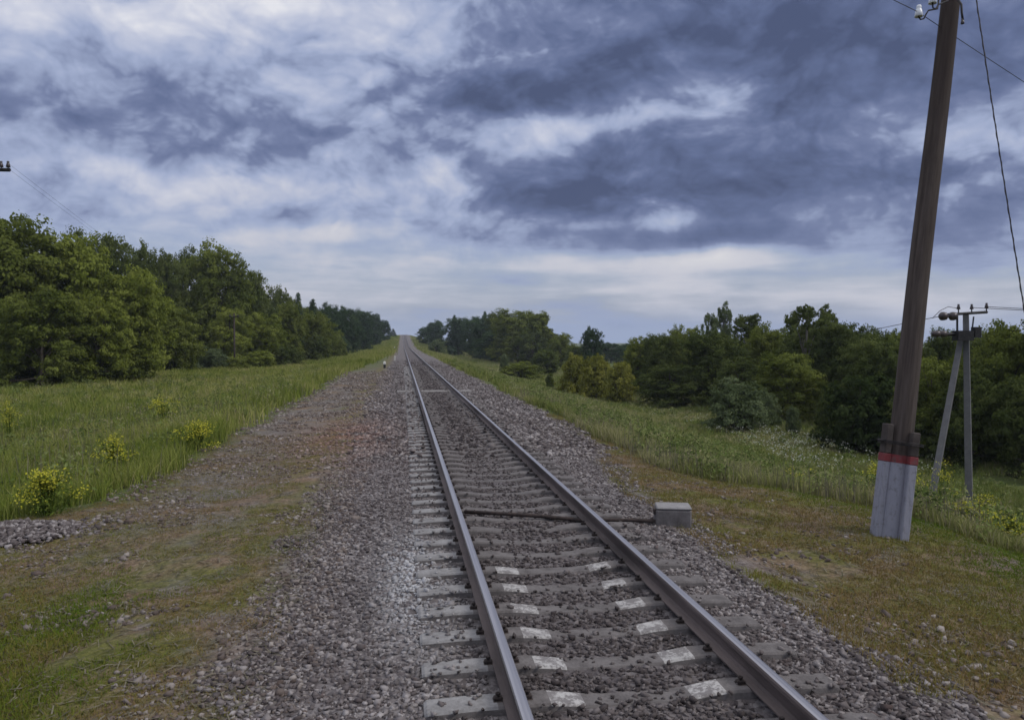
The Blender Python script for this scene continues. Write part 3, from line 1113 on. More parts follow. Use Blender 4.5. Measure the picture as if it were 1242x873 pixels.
h1 = hook([at(1150, 1, 9.8), at(1138, 6, 9.66), at(1137, 11, 9.62), at(1126, 13, 9.62), at(1123, 18, 9.62), at(1120.5, 23, 9.62), at(1116.5, 24, 9.62), at(1114.5, 21, 9.62), at(1114.5, 14, 9.62)]).build('hook', IRON_M, pole)
s = MB()
lo = world_to_pole(at(1114.3, 20.5, 9.62))
bell_insulator(s, None, lo, world_to_pole(at(1114.6, 10, 9.62)) - lo, 0.95)
s.build('insulator', PORC_M, h1)
h2 = hook([at(1150, -14, 9.8), at(1139, -8, 9.66), at(1138, 6, 9.62), at(1135, 11, 9.62), at(1131.5, 10, 9.62), at(1131, 3, 9.62)]).build('hook', IRON_M, pole)
s = MB()
lo = world_to_pole(at(1131, 4.5, 9.62))
bell_insulator(s, None, lo, world_to_pole(at(1131.5, -6, 9.62)) - lo, 0.95)
s.build('insulator', PORC_M, h2)
h3 = hook([at(1160, -3, 9.75), at(1166, 6, 9.68), at(1166.5, 16, 9.66), at(1168, 26, 9.66)], 0.014).build('hook', IRON_M, pole)
s = MB()
lo = world_to_pole(at(1167.5, 29, 9.66))
bell_insulator(s, None, lo, world_to_pole(at(1167, 20, 9.66)) - lo, 0.42)
s.build('insulator', PORC_DARK_M, h3)


def wire(name, pts, rad, label, mat=IRON_M, sag=0.0, n=24, twist=False):
    s = MB()
    P3 = []
    for a, b_ in zip(pts[:-1], pts[1:]):
        for i in range(n):
            f_ = i / n
            p = Vector(a).lerp(Vector(b_), f_)
            p.z -= sag * 4 * f_ * (1 - f_)
            P3.append(p)
    P3.append(Vector(pts[-1]))
    s.tube(P3, rad, 6)
    if twist:
        L = 0
        q_ = []
        for i in range(len(P3) - 1):
            d_ = (P3[i + 1] - P3[i])
            for j in range(6):
                p = P3[i].lerp(P3[i + 1], j / 6)
                L += d_.length / 6
                a_ = L * 26
                q_.append(p + RIGHT * math.cos(a_) * rad * 1.0 + UP * math.sin(a_) * rad * 1.0)
        s.tube(q_, rad * 0.8, 5)
    o = s.build(name, mat)
    tag(o, label, 'wire')
    return o


# guy cable from the pole head down to the ground beyond the picture edge
g0 = world_to_pole(topp)
ga = at(1173, -75, 9.85)
gend, gd = ground_at(1296, 705)
wire('guy_cable', [ga, gend], 0.007, 'thick twisted cable slanting down from the top of the leaning pole', sag=0.10, n=40, twist=True)
wd = Vector((3.3, 1.55, -0.15)).normalized()
ins = at(1112, 14.0, 9.60)
wire('line_wire', [ins - wd * 22 + Vector((0, 0, .3)), ins], 0.0045, 'thin wire reaching over the track to the white insulators', sag=0.15)
wire('line_wire', [ins, ins + wd * 26 + Vector((0, 0, -1.2))], 0.0045, 'thin wire running off behind the leaning pole from its insulators', sag=0.25)

# ------------------------------------------------------------------ A-frame concrete line pole
AP_M = concrete('line_pole_concrete', (0.11, 0.107, 0.107), (0.19, 0.185, 0.185), 4)
DA = 25.0
ptop = at(1171.5, 383, DA)
pb1 = at(1175.5, 612, DA)
zt1 = tz(pb1.x, pb1.y)
dirv = (pb1 - ptop) / (pb1.z - ptop.z)
pb1 = ptop + dirv * (zt1 - 0.3 - ptop.z)
pb2 = at(1130, 603, DA - 0.8)
d2 = at(1166, 408, DA)
zt2 = tz(pb2.x, pb2.y)
dirv = (pb2 - d2) / (pb2.z - d2.z)
pb2 = d2 + dirv * (zt2 - 0.3 - d2.z)
ap = empty('line_pole', (pb1.x, pb1.y, zt1))
tag(ap, 'grey concrete line pole with slanting prop and iron cross arm in the meadow', 'utility pole')
A0 = Vector(ap.location)


def loc(p):
    return Vector(p) - A0


def leg(p0, p1, w0, w1, name):
    s = MB()
    s.tube([loc(p0), loc(p0.lerp(p1, .5)), loc(p1)], [w0, (w0 + w1) / 2, w1], 4, smooth=False)
    s.build(name, AP_M, ap)


leg(pb1, ptop + (ptop - pb1).normalized() * 0.05, 0.15, 0.115, 'post')
leg(pb2, d2, 0.14, 0.11, 'prop')
u_ = DA / F
r_ = RIGHT
s = MB()
arm_a, arm_b = at(1150, 381.5, DA - .2), at(1197.5, 378.5, DA - .2)
s.tube([loc(arm_a), loc(arm_b)], 0.045, 4, smooth=False)
s.tube([loc(at(1161, 384, DA - .2)), loc(at(1161, 409, DA - .2))], 0.04, 4, smooth=False)
s.tube([loc(at(1181, 384, DA - .2)), loc(at(1178, 409, DA - .2))], 0.03, 4, smooth=False)
arm = s.build('cross_arm', IRON_M, ap)
for px_, py_ in ((1162.5, 379), (1178.5, 379), (1196.5, 377.5)):
    s = MB()
    s.tube([loc(at(px_, py_, DA - .2)), loc(at(px_, py_ - 5, DA - .2))], 0.02, 6)
    bell_insulator(s, None, loc(at(px_, py_ - 4, DA - .2)), (0, 0, 1), 1.1)
    s.build('insulator', PORC_DARK_M, arm)
for px_, py_ in ((1144.5, 383.5), (1156.5, 383.5)):
    s = MB()
    s.lathe([(0.001, -.15), (.07, -.14), (.135, -.08), (.14, 0.0), (.12, .08), (.05, .13), (.001, .14)], loc(at(px_, py_, DA - .25)), RIGHT)
    s.build('strain_insulator', PORC_DARK_M, arm)
s = MB()
s.tube([loc(at(1134, 405.5, DA - .3)), loc(at(1186, 405, DA - .3))], 0.055, 4, smooth=False)
s.box(loc(at(1168, 407, DA - .3)), (0.55, 0.3, 0.32))
s.box(loc(at(1184, 403, DA - .3)), (0.22, 0.2, 0.34))
lb_ = s.build('lower_bracket', IRON_M, ap)
for px_ in (1136, 1144):
    s = MB()
    s.lathe([(0.001, -.15), (.07, -.14), (.10, -.08), (.11, 0.0), (.10, .08), (.05, .13), (.001, .14)], loc(at(px_, 405, DA - .35)), RIGHT)
    s.build('strain_insulator', PORC_DARK_M, lb_)
wdir = Vector((1.0, -0.15, 0.0))
for (px_, py_), lbl in (((1178.5, 373), 'upper thin wire leaving the concrete line pole above the trees'), ((1196.5, 372), 'lower thin wire leaving the outer end of the concrete pole cross arm')):
    a_ = at(px_, py_, DA - .2)
    wire('line_wire', [a_, a_ + wdir * 22 + Vector((0, 0, 0.15))], 0.011, lbl, sag=0.35)
a_ = at(1144, 383, DA - .25)
wire('line_wire', [a_, at(1112, 389, 26.0), at(1040, 404, 30.5)], 0.011, 'thin wire from the concrete pole passing behind the leaning pole', sag=0.0, n=8)
a_ = at(1162.5, 374, DA - .2)
wire('jumper_wire', [a_, at(1150, 372, DA - .2), at(1140, 377, DA - .2), at(1131, 386, DA - .1)], 0.010, 'short looped jumper wire over the cross arm of the concrete pole', n=4)

# ------------------------------------------------------------------ telegraph poles at the wood edge
def telegraph(px_, py_arm, depth, label, arm_len=1.15):
    p = at(px_, py_arm, depth)
    zg_ = tz(p.x, p.y)
    e = empty('telegraph_pole', (p.x, p.y, zg_))
    h = p.z - zg_
    tag(e, label, 'utility pole')
    s = MB()
    s.tube([(0, 0, -0.3), (0, 0, h * .5), (0, 0, h + 0.45)], [.12, .11, .10], 12)
    s.build('pole_shaft', WOOD_M, e)
    s = MB()
    d_ = Vector((math.cos(YAW), -math.sin(YAW), -0.01))
    s.tube([-d_ * arm_len + Vector((0, -.14, h)), d_ * arm_len + Vector((0, -.14, h))], 0.055, 4, smooth=False)
    ar = s.build('cross_arm', IRON_M, e)
    pts = []
    for f_ in (-.95, -.77, .77, .95):
        o_ = d_ * arm_len * f_ + Vector((0, -.14, h + 0.05))
        s = MB()
        s.tube([o_ - Vector((0, 0, .05)), o_ + Vector((0, 0, .08))], 0.015, 6)
        bell_insulator(s, None, o_ + Vector((0, 0, .03)), (0, 0, 1), 1.15)
        s.build('insulator', PORC_DARK_M, ar)
        pts.append(Vector((p.x, p.y, zg_)) + o_ + Vector((0, 0, .14)))
    return pts


t1 = telegraph(-31.5, 207, 22.5, 'telegraph pole whose cross arm with two insulators pokes in above the wood', 1.13)
t2 = telegraph(284, 384, 98.0, 'slim telegraph pole almost lost against the dark wood', 0.6)
for i, lbl in ((2, 'faint wire dropping from the inner insulator towards the pole in the wood'), (3, 'faint wire dropping from the outer insulator towards the pole in the wood')):
    wire('line_wire', [t1[i], t2[i]], 0.003, lbl, sag=0.9)

# ------------------------------------------------------------------ marker pegs beside the far track
PEG_W = simple_mat('peg_white', (0.62, 0.60, 0.54), (0.75, 0.73, 0.68), 5, 0.8)
PEG_D = simple_mat('peg_black', (0.02, 0.02, 0.02), (0.04, 0.04, 0.04), 5, 0.8)
for px_, yb_, hh, ww, lbl in ((466.5, 447, 0.62, 0.22, 'short marker peg with white top and black foot beside the far ballast'),
                              (479, 437.5, 0.6, 0.13, 'thin white marker peg standing closer to the far rails'),
                              (478.6, 424, 0.8, 0.22, 'pale yellowish marker peg in the grass, farthest of the three pegs')):
    p, d_ = ground_at(px_, yb_)
    e = empty('marker_peg', (p.x, p.y, tz(p.x, p.y)))
    tag(e, lbl, 'marker peg')
    s = MB()
    s.box((0, 0, hh * .27), (ww * .9, ww * .9, hh * .56), bev=.01)
    s.build('peg_foot', PEG_D if ww > .2 and hh < .9 else PEG_W, e)
    s = MB()
    s.box((0, 0, hh * .70), (ww, ww, hh * .32), bev=.01)
    s.box((0, 0, hh * .90), (ww, ww, hh * .10), bev=.01, taper=.4)
    s.build('peg_top', PEG_W, e)

# ------------------------------------------------------------------ trees
def leaf_cloud(centers, normals, sizes, tint, aspect=0.62):
    n_ = len(centers)
    rv = RNG.normal(0, 1, (n_, 3))
    tt = np.cross(normals, rv)
    tt /= np.linalg.norm(tt, axis=1, keepdims=True) + 1e-9
    bb = np.cross(normals, tt)
    s_ = sizes[:, None]
    bend = normals * s_ * RNG.uniform(-.25, .25, (n_, 1))
    v = np.stack([centers - tt * s_, centers - bb * s_ * aspect + bend, centers + tt * s_, centers + bb * s_ * aspect + bend], 1)
    f = np.arange(n_ * 4).reshape(-1, 4)
    return v.reshape(-1, 3), f, np.repeat(tint, 4)


def unit(v):
    return v / (np.linalg.norm(v, axis=-1, keepdims=True) + 1e-9)


def crown_mesh(kind, seed, nleaf=15000):
    global RNG
    keep_rng = RNG
    RNG = np.random.default_rng(seed)
    L = []
    if kind in ('broad', 'round', 'tall', 'airy', 'bush', 'willow'):
        K_ = {'broad': 64, 'round': 60, 'tall': 44, 'airy': 28, 'bush': 38, 'willow': 56}[kind]
        zlo, zhi = {'broad': (.06, .93), 'round': (.08, .9), 'tall': (.10, .95), 'airy': (.30, .95), 'bush': (.04, .84), 'willow': (.04, .9)}[kind]
        rmax = {'broad': .40, 'round': .46, 'tall': .26, 'airy': .34, 'bush': .62, 'willow': .48}[kind]
        for i in range(K_):
            f_ = (i + .5) / K_
            z = zlo + (zhi - zlo) * (f_ ** .85 if kind != 'bush' else f_)
            if kind == 'bush':
                r_ = rmax * math.sqrt(max(0.04, 1 - (z / 0.98) ** 2))
            elif kind == 'airy':
                r_ = rmax * (0.35 + 0.65 * math.sin(math.pi * min(1, max(0, (z - .2) / .8)) ** .9))
            elif kind == 'tall':
                r_ = rmax * (1 - 0.75 * abs(f_ - .4) ** 1.4)
            else:
                r_ = rmax * math.sqrt(max(0.06, 1 - ((z - .42) / .60) ** 2))
            a_ = i * 2.39996 + RNG.normal(0, .45)
            rr_ = r_ * RNG.uniform(.30, .98)
            lr = {'broad': .135, 'round': .14, 'tall': .105, 'airy': .085, 'bush': .21, 'willow': .135}[kind] * RNG.uniform(.7, 1.35)
            L.append((rr_ * math.cos(a_), rr_ * math.sin(a_), z + RNG.normal(0, .02), lr))
        if kind in ('tall', 'airy'):
            for i in range(7):
                a_ = RNG.uniform(0, 6.283)
                rr_ = rmax * RNG.uniform(0, .55)
                L.append((rr_ * math.cos(a_), rr_ * math.sin(a_), RNG.uniform(.86, .97), RNG.uniform(.035, .075)))
    else:       # conifer
        for i in range(60):
            f_ = i / 60
            z = .08 + .90 * f_
            r_ = .20 * (1 - f_) ** .85 + .012
            a_ = i * 2.39996 + RNG.normal(0, .3)
            L.append((r_ * .7 * math.cos(a_), r_ * .7 * math.sin(a_), z - .02, .035 + .06 * (1 - f_)))
    L = np.array(L)
    area = L[:, 3] ** 2
    cnt = np.maximum(40, (nleaf * area / area.sum())).astype(int)
    C_, N_, S_, T_ = [], [], [], []
    for (lx, ly, lz, lr), c_ in zip(L, cnt):
        lt = RNG.normal(.5, .20)
        nsub = 16
        sd_ = unit(RNG.normal(0, 1, (nsub, 3)) + np.array([0, 0, .3]))
        sc_ = np.array([lx, ly, lz]) + sd_ * lr * RNG.uniform(.45, 1.02, (nsub, 1)) * np.array([1, 1, .85])
        per = max(3, c_ // nsub)
        for j in range(nsub):
            sr = lr * RNG.uniform(.22, .46)
            d_ = unit(RNG.normal(0, 1, (per, 3)))
            ce = sc_[j] + d_ * sr * (RNG.uniform(.05, 1, (per, 1)) ** .5) * np.array([1.15, 1.15, .72])
            out_ = unit(ce - np.array([lx, ly, lz]))
            nn = unit(out_ * .75 + d_ * .55 + RNG.normal(0, .38, (per, 3)) + np.array([0, 0, .2]))
            C_.append(ce)
            N_.append(nn)
            sz = {'bush': .022, 'conifer': .011}.get(kind, .0125)
            S_.append(sz * RNG.uniform(.6, 1.45, per))
            T_.append(np.clip(lt + RNG.normal(0, .09) + RNG.normal(0, .14, per), 0, 1))
    C_, N_, S_, T_ = map(np.concatenate, (C_, N_, S_, T_))
    C_[:, 2] = np.maximum(C_[:, 2], 0.004)
    v, f, ti = leaf_cloud(C_, N_, S_, T_)
    me = np_mesh('crown', v, f, None, {'tint': ti})
    me.materials.append(LEAF['mid'])
    RNG = keep_rng
    # trunk with limbs reaching into the lobes
    tb = MB()
    rd = random.Random(seed)
    if kind != 'bush':
        tr_ = {'tall': .014, 'airy': .016, 'conifer': .013}.get(kind, .02)
        pts = [(0, 0, -.03), (.004, 0, .0), (.008, .004, .2), (-.006, .008, .45), (.004, -.006, .68), (0, 0, .88)]
        tb.tube(pts, [tr_ * 1.35, tr_ * 1.15, tr_, tr_ * .75, tr_ * .45, tr_ * .12], 8)
        if kind != 'conifer':
            for (lx, ly, lz, lr) in L[::2]:
                z0 = max(.12, lz * .55)
                m_ = (lx * .45, ly * .45, z0 + (lz - z0) * .62)
                tb.tube([(0, 0, z0), m_, (lx, ly, lz)], [tr_ * .5, tr_ * .3, tr_ * .1], 5)
    else:
        for (lx, ly, lz, lr) in L[::2]:
            tb.tube([(lx * .08, ly * .08, -.03), (lx * .5, ly * .5, lz * .6), (lx, ly, lz)], [.02, .012, .004], 5)
    tm = bpy.data.meshes.new('trunk')
    tm.from_pydata(tb.v, [], tb.f)
    tm.polygons.foreach_set('use_smooth', tb.sm)
    tm.materials.append(PALE_BARK if kind == 'airy' else BARK)
    return me, tm, rmax_of(kind)


def rmax_of(kind):
    return {'broad': .47, 'round': .53, 'tall': .31, 'airy': .39, 'bush': .76, 'willow': .55, 'conifer': .2}[kind]


VAR = {}
for kd, num in (('broad', 4), ('round', 4), ('tall', 2), ('airy', 3), ('bush', 4), ('willow', 3), ('conifer', 2)):
    VAR[kd] = [crown_mesh(kd, 100 + 17 * i + len(kd) * 3, {'bush': 16000, 'conifer': 10000, 'airy': 10000}.get(kd, 30000)) for i in range(num)]
COUNT = {}


def plant_tree(x_, y_, h, wid, kd, mat, label, group=None, sink=0.0):
    i = COUNT.get(kd, 0)
    COUNT[kd] = i + 1
    cm_, tm_, rm_ = VAR[kd][i % len(VAR[kd])]
    z_ = tz(x_, y_)
    nm = {'bush': 'bush', 'conifer': 'conifer', 'willow': 'willow'}.get(kd, 'deciduous_tree')
    ct = {'bush': 'bush'}.get(kd, 'tree')
    e = empty(nm, (x_, y_, z_ - sink), random.uniform(0, 6.283))
    sxy = wid / (2 * rm_)
    e.scale = (sxy, sxy, h)
    tag(e, label, ct, group)
    c_ = bpy.data.objects.new('foliage' if kd == 'bush' else 'crown', cm_)
    COL.objects.link(c_)
    c_.parent = e
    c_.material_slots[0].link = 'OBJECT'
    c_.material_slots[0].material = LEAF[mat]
    k_ = bpy.data.objects.new('stem' if kd == 'bush' else 'trunk', tm_)
    COL.objects.link(k_)
    k_.parent = e
    return e


def tree_px(px_, ytop, depth, wpx, kd, mat, label, group=None):
    p = at(px_, ytop, depth)
    zg_ = tz(p.x, p.y)
    return plant_tree(p.x, p.y, max(0.6, (p.z - zg_) / 1.03), wpx * depth / F, kd, mat, label, group)


LEFT = [
    # front of the wood, near to far: (pixel x, top y, depth, width px, kind, leaf, label)
    (-75, 250, 63, 170, 'broad', 'mid', 'dense green tree at the outer edge of the picture, under the cross arm'),
    (18, 262, 64, 165, 'broad', 'mid', 'tall olive green tree next to the edge, just below the two insulators'),
    (88, 284, 67, 120, 'broad', 'light', 'yellow green leafy tree second along the front of the wood'),
    (48, 350, 59, 130, 'willow', 'mid', 'broad low tree filling the foot of the wood near the yellow weeds'),
    (122, 274, 87, 95, 'round', 'dark', 'dark round topped tree rising behind the yellow green front trees'),
    (165, 291, 94, 62, 'round', 'dark', 'dark tree in the gap of the skyline beside the round topped one'),
    (200, 302, 108, 56, 'broad', 'dark', 'very dark narrow tree between pale tree and tall slope tree'),
    (166, 322, 68, 112, 'round', 'light', 'brightest yellow green round tree in the middle of the wood front'),
    (118, 352, 63, 95, 'willow', 'light', 'low yellow green tree in front of the dark round topped one'),
    (225, 299, 121, 60, 'round', 'dark', 'dark domed tree on the skyline where the wood begins to fall away'),
    (262, 299, 116, 100, 'broad', 'mid', 'big domed green tree at the shoulder of the wood'),
    (214, 372, 87, 70, 'broad', 'mid', 'small green tree under the brightest yellow green one'),
    (302, 322, 125, 62, 'round', 'dark', 'dark round tree on the falling skyline past the big dome'),
    (278, 372, 108, 62, 'willow', 'light', 'light green shrubby tree below the big domed one'),
    (322, 376, 115, 56, 'willow', 'light', 'pale green tree at the wood edge between two dark ones'),
    (341, 345, 148, 46, 'round', 'dark', 'dark ball shaped tree standing out on the skyline'),
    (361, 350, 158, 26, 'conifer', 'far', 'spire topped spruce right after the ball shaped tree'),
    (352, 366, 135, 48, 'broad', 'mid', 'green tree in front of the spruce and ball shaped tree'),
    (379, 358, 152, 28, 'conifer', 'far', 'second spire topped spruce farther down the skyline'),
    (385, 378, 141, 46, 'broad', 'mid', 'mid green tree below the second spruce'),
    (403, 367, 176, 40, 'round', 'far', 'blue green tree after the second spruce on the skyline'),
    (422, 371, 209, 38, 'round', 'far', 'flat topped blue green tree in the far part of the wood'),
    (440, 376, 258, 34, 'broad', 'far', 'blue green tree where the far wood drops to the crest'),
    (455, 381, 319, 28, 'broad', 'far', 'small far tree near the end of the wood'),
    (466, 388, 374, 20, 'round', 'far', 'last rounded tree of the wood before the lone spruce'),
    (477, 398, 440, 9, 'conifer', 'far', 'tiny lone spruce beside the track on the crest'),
    # bushes along the foot
    (20, 420, 62, 110, 'bush', 'dark', 'dark bush at the shaded foot of the wood by the picture edge'),
    (95, 425, 63, 95, 'bush', 'dark', 'dark bush at the foot of the wood above the yellow weeds'),
    (150, 418, 66, 80, 'bush', 'mid', 'green bush at the foot of the brightest yellow green tree'),
    (213, 416, 88, 52, 'bush', 'dark', 'small dark bush beside the grey green round bush'),
    (258, 421, 96, 44, 'bush', 'grey', 'round grey green bush alone in front of the wood'),
    (288, 433, 97, 32, 'bush', 'mid', 'small low bush touching the grey green round bush'),
    (314, 423, 104, 50, 'bush', 'light', 'olive bush in front of the pale green edge tree'),
    (349, 418, 112, 46, 'bush', 'dark', 'dark rounded bush nearing the grassy bank'),
    (384, 404, 138, 40, 'bush', 'dark', 'dark bush at the far end of the bushes by the bank'),
    (405, 399, 168, 34, 'bush', 'mid', 'last green bush under the far wood'),
]
for r in LEFT:
    tree_px(*r)

RIGHTT = [
    # wood by the crest
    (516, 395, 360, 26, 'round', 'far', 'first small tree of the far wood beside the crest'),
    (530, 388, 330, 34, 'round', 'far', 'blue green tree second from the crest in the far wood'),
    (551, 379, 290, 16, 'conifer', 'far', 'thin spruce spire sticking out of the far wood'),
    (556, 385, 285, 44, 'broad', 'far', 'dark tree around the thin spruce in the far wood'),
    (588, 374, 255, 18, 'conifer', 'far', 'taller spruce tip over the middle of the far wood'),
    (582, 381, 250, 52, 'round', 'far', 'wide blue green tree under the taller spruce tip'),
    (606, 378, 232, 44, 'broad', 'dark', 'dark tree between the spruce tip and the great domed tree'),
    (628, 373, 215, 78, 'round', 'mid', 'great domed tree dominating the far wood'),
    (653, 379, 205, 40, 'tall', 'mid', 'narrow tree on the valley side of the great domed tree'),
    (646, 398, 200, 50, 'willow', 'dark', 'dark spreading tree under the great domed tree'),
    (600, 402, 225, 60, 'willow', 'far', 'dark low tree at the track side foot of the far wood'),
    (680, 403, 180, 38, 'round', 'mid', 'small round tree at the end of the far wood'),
    (662, 421, 140, 46, 'bush', 'dark', 'dark domed bush before the yellow olive bushes'),
    (632, 438, 118, 62, 'bush', 'mid', 'long low hedge like bush on the meadow bank'),
    (612, 428, 120, 15, 'bush', 'grey', 'small upright grey green bush at the start of the low hedge'),
    (666, 452, 98, 14, 'bush', 'dark', 'little dark bush in front of the yellow olive bushes'),
    (596, 455, 104, 12, 'bush', 'dark', 'tiny dark bush low on the meadow bank'),
    (530, 411, 240, 26, 'bush', 'grey', 'pale bush beside the far track under the wood'),
    (719, 396, 150, 34, 'round', 'far', 'lone round crowned tree standing apart above the yellow olive bushes'),
    (741, 415, 230, 40, 'round', 'far', 'hazy distant tree right of the lone one, low on the horizon'),
    (764, 416, 240, 40, 'round', 'far', 'second hazy distant tree just before the right hand wood'),
    (700, 419, 170, 30, 'broad', 'dark', 'dark low tree at the foot of the lone round crowned one'),
    # yellow olive bushes
    (697, 428, 88, 44, 'bush', 'gold', 'olive yellow bush at the track end of the yellow clump'),
    (722, 427, 82, 48, 'bush', 'gold', 'orange yellow tallest bush in the middle of the clump'),
    (752, 434, 78, 50, 'bush', 'gold', 'yellow green bush at the dark wood end of the clump'),
    # main wood on the right
    (777, 408, 92, 52, 'broad', 'mid', 'first olive tree of the valley wood next to the yellow clump'),
    (800, 405, 86, 60, 'broad', 'dark', 'dark tree second along the valley wood'),
    (827, 393, 88, 66, 'round', 'mid', 'rounded olive tree below the open topped birch'),
    (862, 377, 80, 30, 'airy', 'grey', 'thin open crowned tree sticking up with sky showing through'),
    (878, 369, 82, 34, 'airy', 'grey', 'taller of the two thin open crowned trees side by side'),
    (905, 376, 80, 60, 'airy', 'dark', 'flat topped open tree beside the two thin ones'),
    (862, 400, 72, 90, 'broad', 'dark', 'broad dark tree below the thin open crowned trees'),
    (925, 392, 74, 74, 'round', 'mid', 'rounded green tree between the flat topped and tallest trees'),
    (978, 367, 64, 72, 'airy', 'dark', 'tallest ragged tree of the valley wood with gaps in its crown'),
    (1003, 373, 66, 56, 'airy', 'dark', 'ragged tall tree leaning out beside the tallest one'),
    (1018, 388, 62, 66, 'broad', 'dark', 'dark tree next to the ragged tall ones'),
    (1058, 394, 58, 84, 'round', 'dark', 'dark domed tree just left of the leaning pole top'),
    (1092, 402, 56, 66, 'broad', 'mid', 'green tree seen behind the leaning wooden pole'),
    (958, 424, 58, 104, 'willow', 'mid', 'bulky willow like tree behind the round grey green bush'),
    (900, 432, 66, 80, 'willow', 'dark', 'dark spreading tree above the round grey green bush'),
    (812, 442, 74, 96, 'willow', 'dark', 'dark spreading tree shading the meadow behind the yellow clump'),
    (893, 457, 50, 96, 'bush', 'grey', 'large round grey green bush in front of the valley wood'),
    (930, 474, 52, 40, 'bush', 'grey', 'smaller grey green bush leaning on the large round one'),
    (962, 490, 49, 22, 'bush', 'grey', 'small pale bush beside the large round pair'),
    (1045, 446, 42, 128, 'bush', 'deep', 'big dark bush just before the leaning pole'),
    (1010, 470, 47, 60, 'bush', 'dark', 'dark low bush between the pale bush and the big dark one'),
    (1130, 428, 41, 110, 'willow', 'mid', 'olive tree between the wooden pole and the concrete pole'),
    (1143, 398, 52, 56, 'broad', 'dark', 'dark tree top behind the concrete pole cross arm'),
    (1222, 388, 39, 100, 'broad', 'mid', 'big green tree just beyond the concrete line pole'),
    (1290, 378, 37, 120, 'broad', 'dark', 'tall dark tree cut by the picture edge beyond the concrete pole'),
    (1180, 440, 38, 110, 'willow', 'dark', 'dark low tree directly behind the concrete pole legs'),
    (1255, 450, 35, 110, 'willow', 'dark', 'dark low tree at the picture edge with a bare stem below'),
    (1100, 470, 41, 90, 'bush', 'dark', 'dark bush at the wood foot behind the leaning pole'),
]
for r in RIGHTT:
    tree_px(*r)

# trees deeper in the woods, kept under the skyline
SKL = [(-400, 250), (-60, 252), (0, 262), (40, 274), (80, 290), (105, 282), (145, 278), (165, 298), (210, 308), (260, 308), (300, 330), (340, 354), (380, 368), (420, 379), (450, 386), (470, 395), (480, 405)]
SKR = [(505, 404), (520, 395), (535, 390), (575, 386), (600, 382), (640, 380), (660, 390), (680, 409), (700, 418), (740, 424), (775, 414), (800, 410), (826, 402), (880, 398), (930, 398), (980, 390), (1015, 396), (1060, 402), (1090, 409), (1140, 408), (1180, 408), (1215, 397), (1600, 380)]


def px_of(x_, y_):
    d_ = Vector((x_, y_, 0))
    f_ = d_.x * math.sin(YAW) + d_.y * math.cos(YAW)
    return PW / 2 + F * (d_.x * math.cos(YAW) - d_.y * math.sin(YAW)) / f_, f_


def fill(n_, ylo, yhi, edge_fn, depth_w, sk, names, mats, sgn):
    xs_, ys_ = [p[0] for p in sk], [p[1] for p in sk]
    made = 0
    tries = 0
    while made < n_ and tries < n_ * 30:
        tries += 1
        y_ = ylo * (yhi / ylo) ** random.random()
        x_ = edge_fn(y_) + sgn * random.uniform(2, depth_w)
        px_, dep = px_of(x_, y_)
        if px_ < -260 or px_ > 1500:
            continue
        ysk = float(np.interp(px_, xs_, ys_)) + random.uniform(3, 11)
        ztop = CAMZ + (414 - ysk) * dep / F
        h = ztop - tz(x_, y_)
        h = min(h, random.uniform(9, 15))
        if h < 3.0:
            continue
        kd = random.choice(['broad', 'broad', 'round', 'willow'])
        band = 0 if y_ < yhi ** .5 * ylo ** .5 else 1
        plant_tree(x_, y_, h, h * random.uniform(.75, 1.0), kd, random.choice(mats[band]), names[band][0], names[band][1])
        made += 1


le = lambda y_: -float(np.interp(y_, [40, 56, 75, 95, 111, 250, 450], [41, 42, 40, 37, 33, 18, 13]))
re_ = lambda y_: float(np.interp(y_, [20, 36, 45, 61, 85, 150, 220, 450], [31, 32, 30, 33, 29, 36, 34, 22]))
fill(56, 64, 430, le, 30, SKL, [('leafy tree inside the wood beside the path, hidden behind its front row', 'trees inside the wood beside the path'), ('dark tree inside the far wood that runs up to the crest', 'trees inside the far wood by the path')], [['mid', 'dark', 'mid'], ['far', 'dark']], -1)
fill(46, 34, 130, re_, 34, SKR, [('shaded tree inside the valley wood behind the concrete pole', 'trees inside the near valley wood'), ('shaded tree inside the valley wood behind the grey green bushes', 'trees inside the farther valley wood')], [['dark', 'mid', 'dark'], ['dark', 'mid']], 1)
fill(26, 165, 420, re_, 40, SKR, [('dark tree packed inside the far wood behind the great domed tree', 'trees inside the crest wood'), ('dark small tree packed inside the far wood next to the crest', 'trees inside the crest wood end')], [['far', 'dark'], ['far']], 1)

# bare leaning stem at the right wood foot
p, d_ = ground_at(1227, 577)
s = MB()
q0 = at(1225, 580, d_)
q1 = at(1240, 545, d_ + .6)
q2 = at(1249, 505, d_ + 1.5)
s.tube([Vector((q0.x, q0.y, tz(q0.x, q0.y) - .2)), q1, q2], [.16, .12, .07], 8)
s.tube([q1.lerp(q2, .3), q1.lerp(q2, .3) + Vector((-.5, .2, 1.4))], [.06, .02], 6)
tag(s.build('bare_trunk', BARK), 'bare dark leaning trunk under the trees past the concrete pole', 'tree trunk')

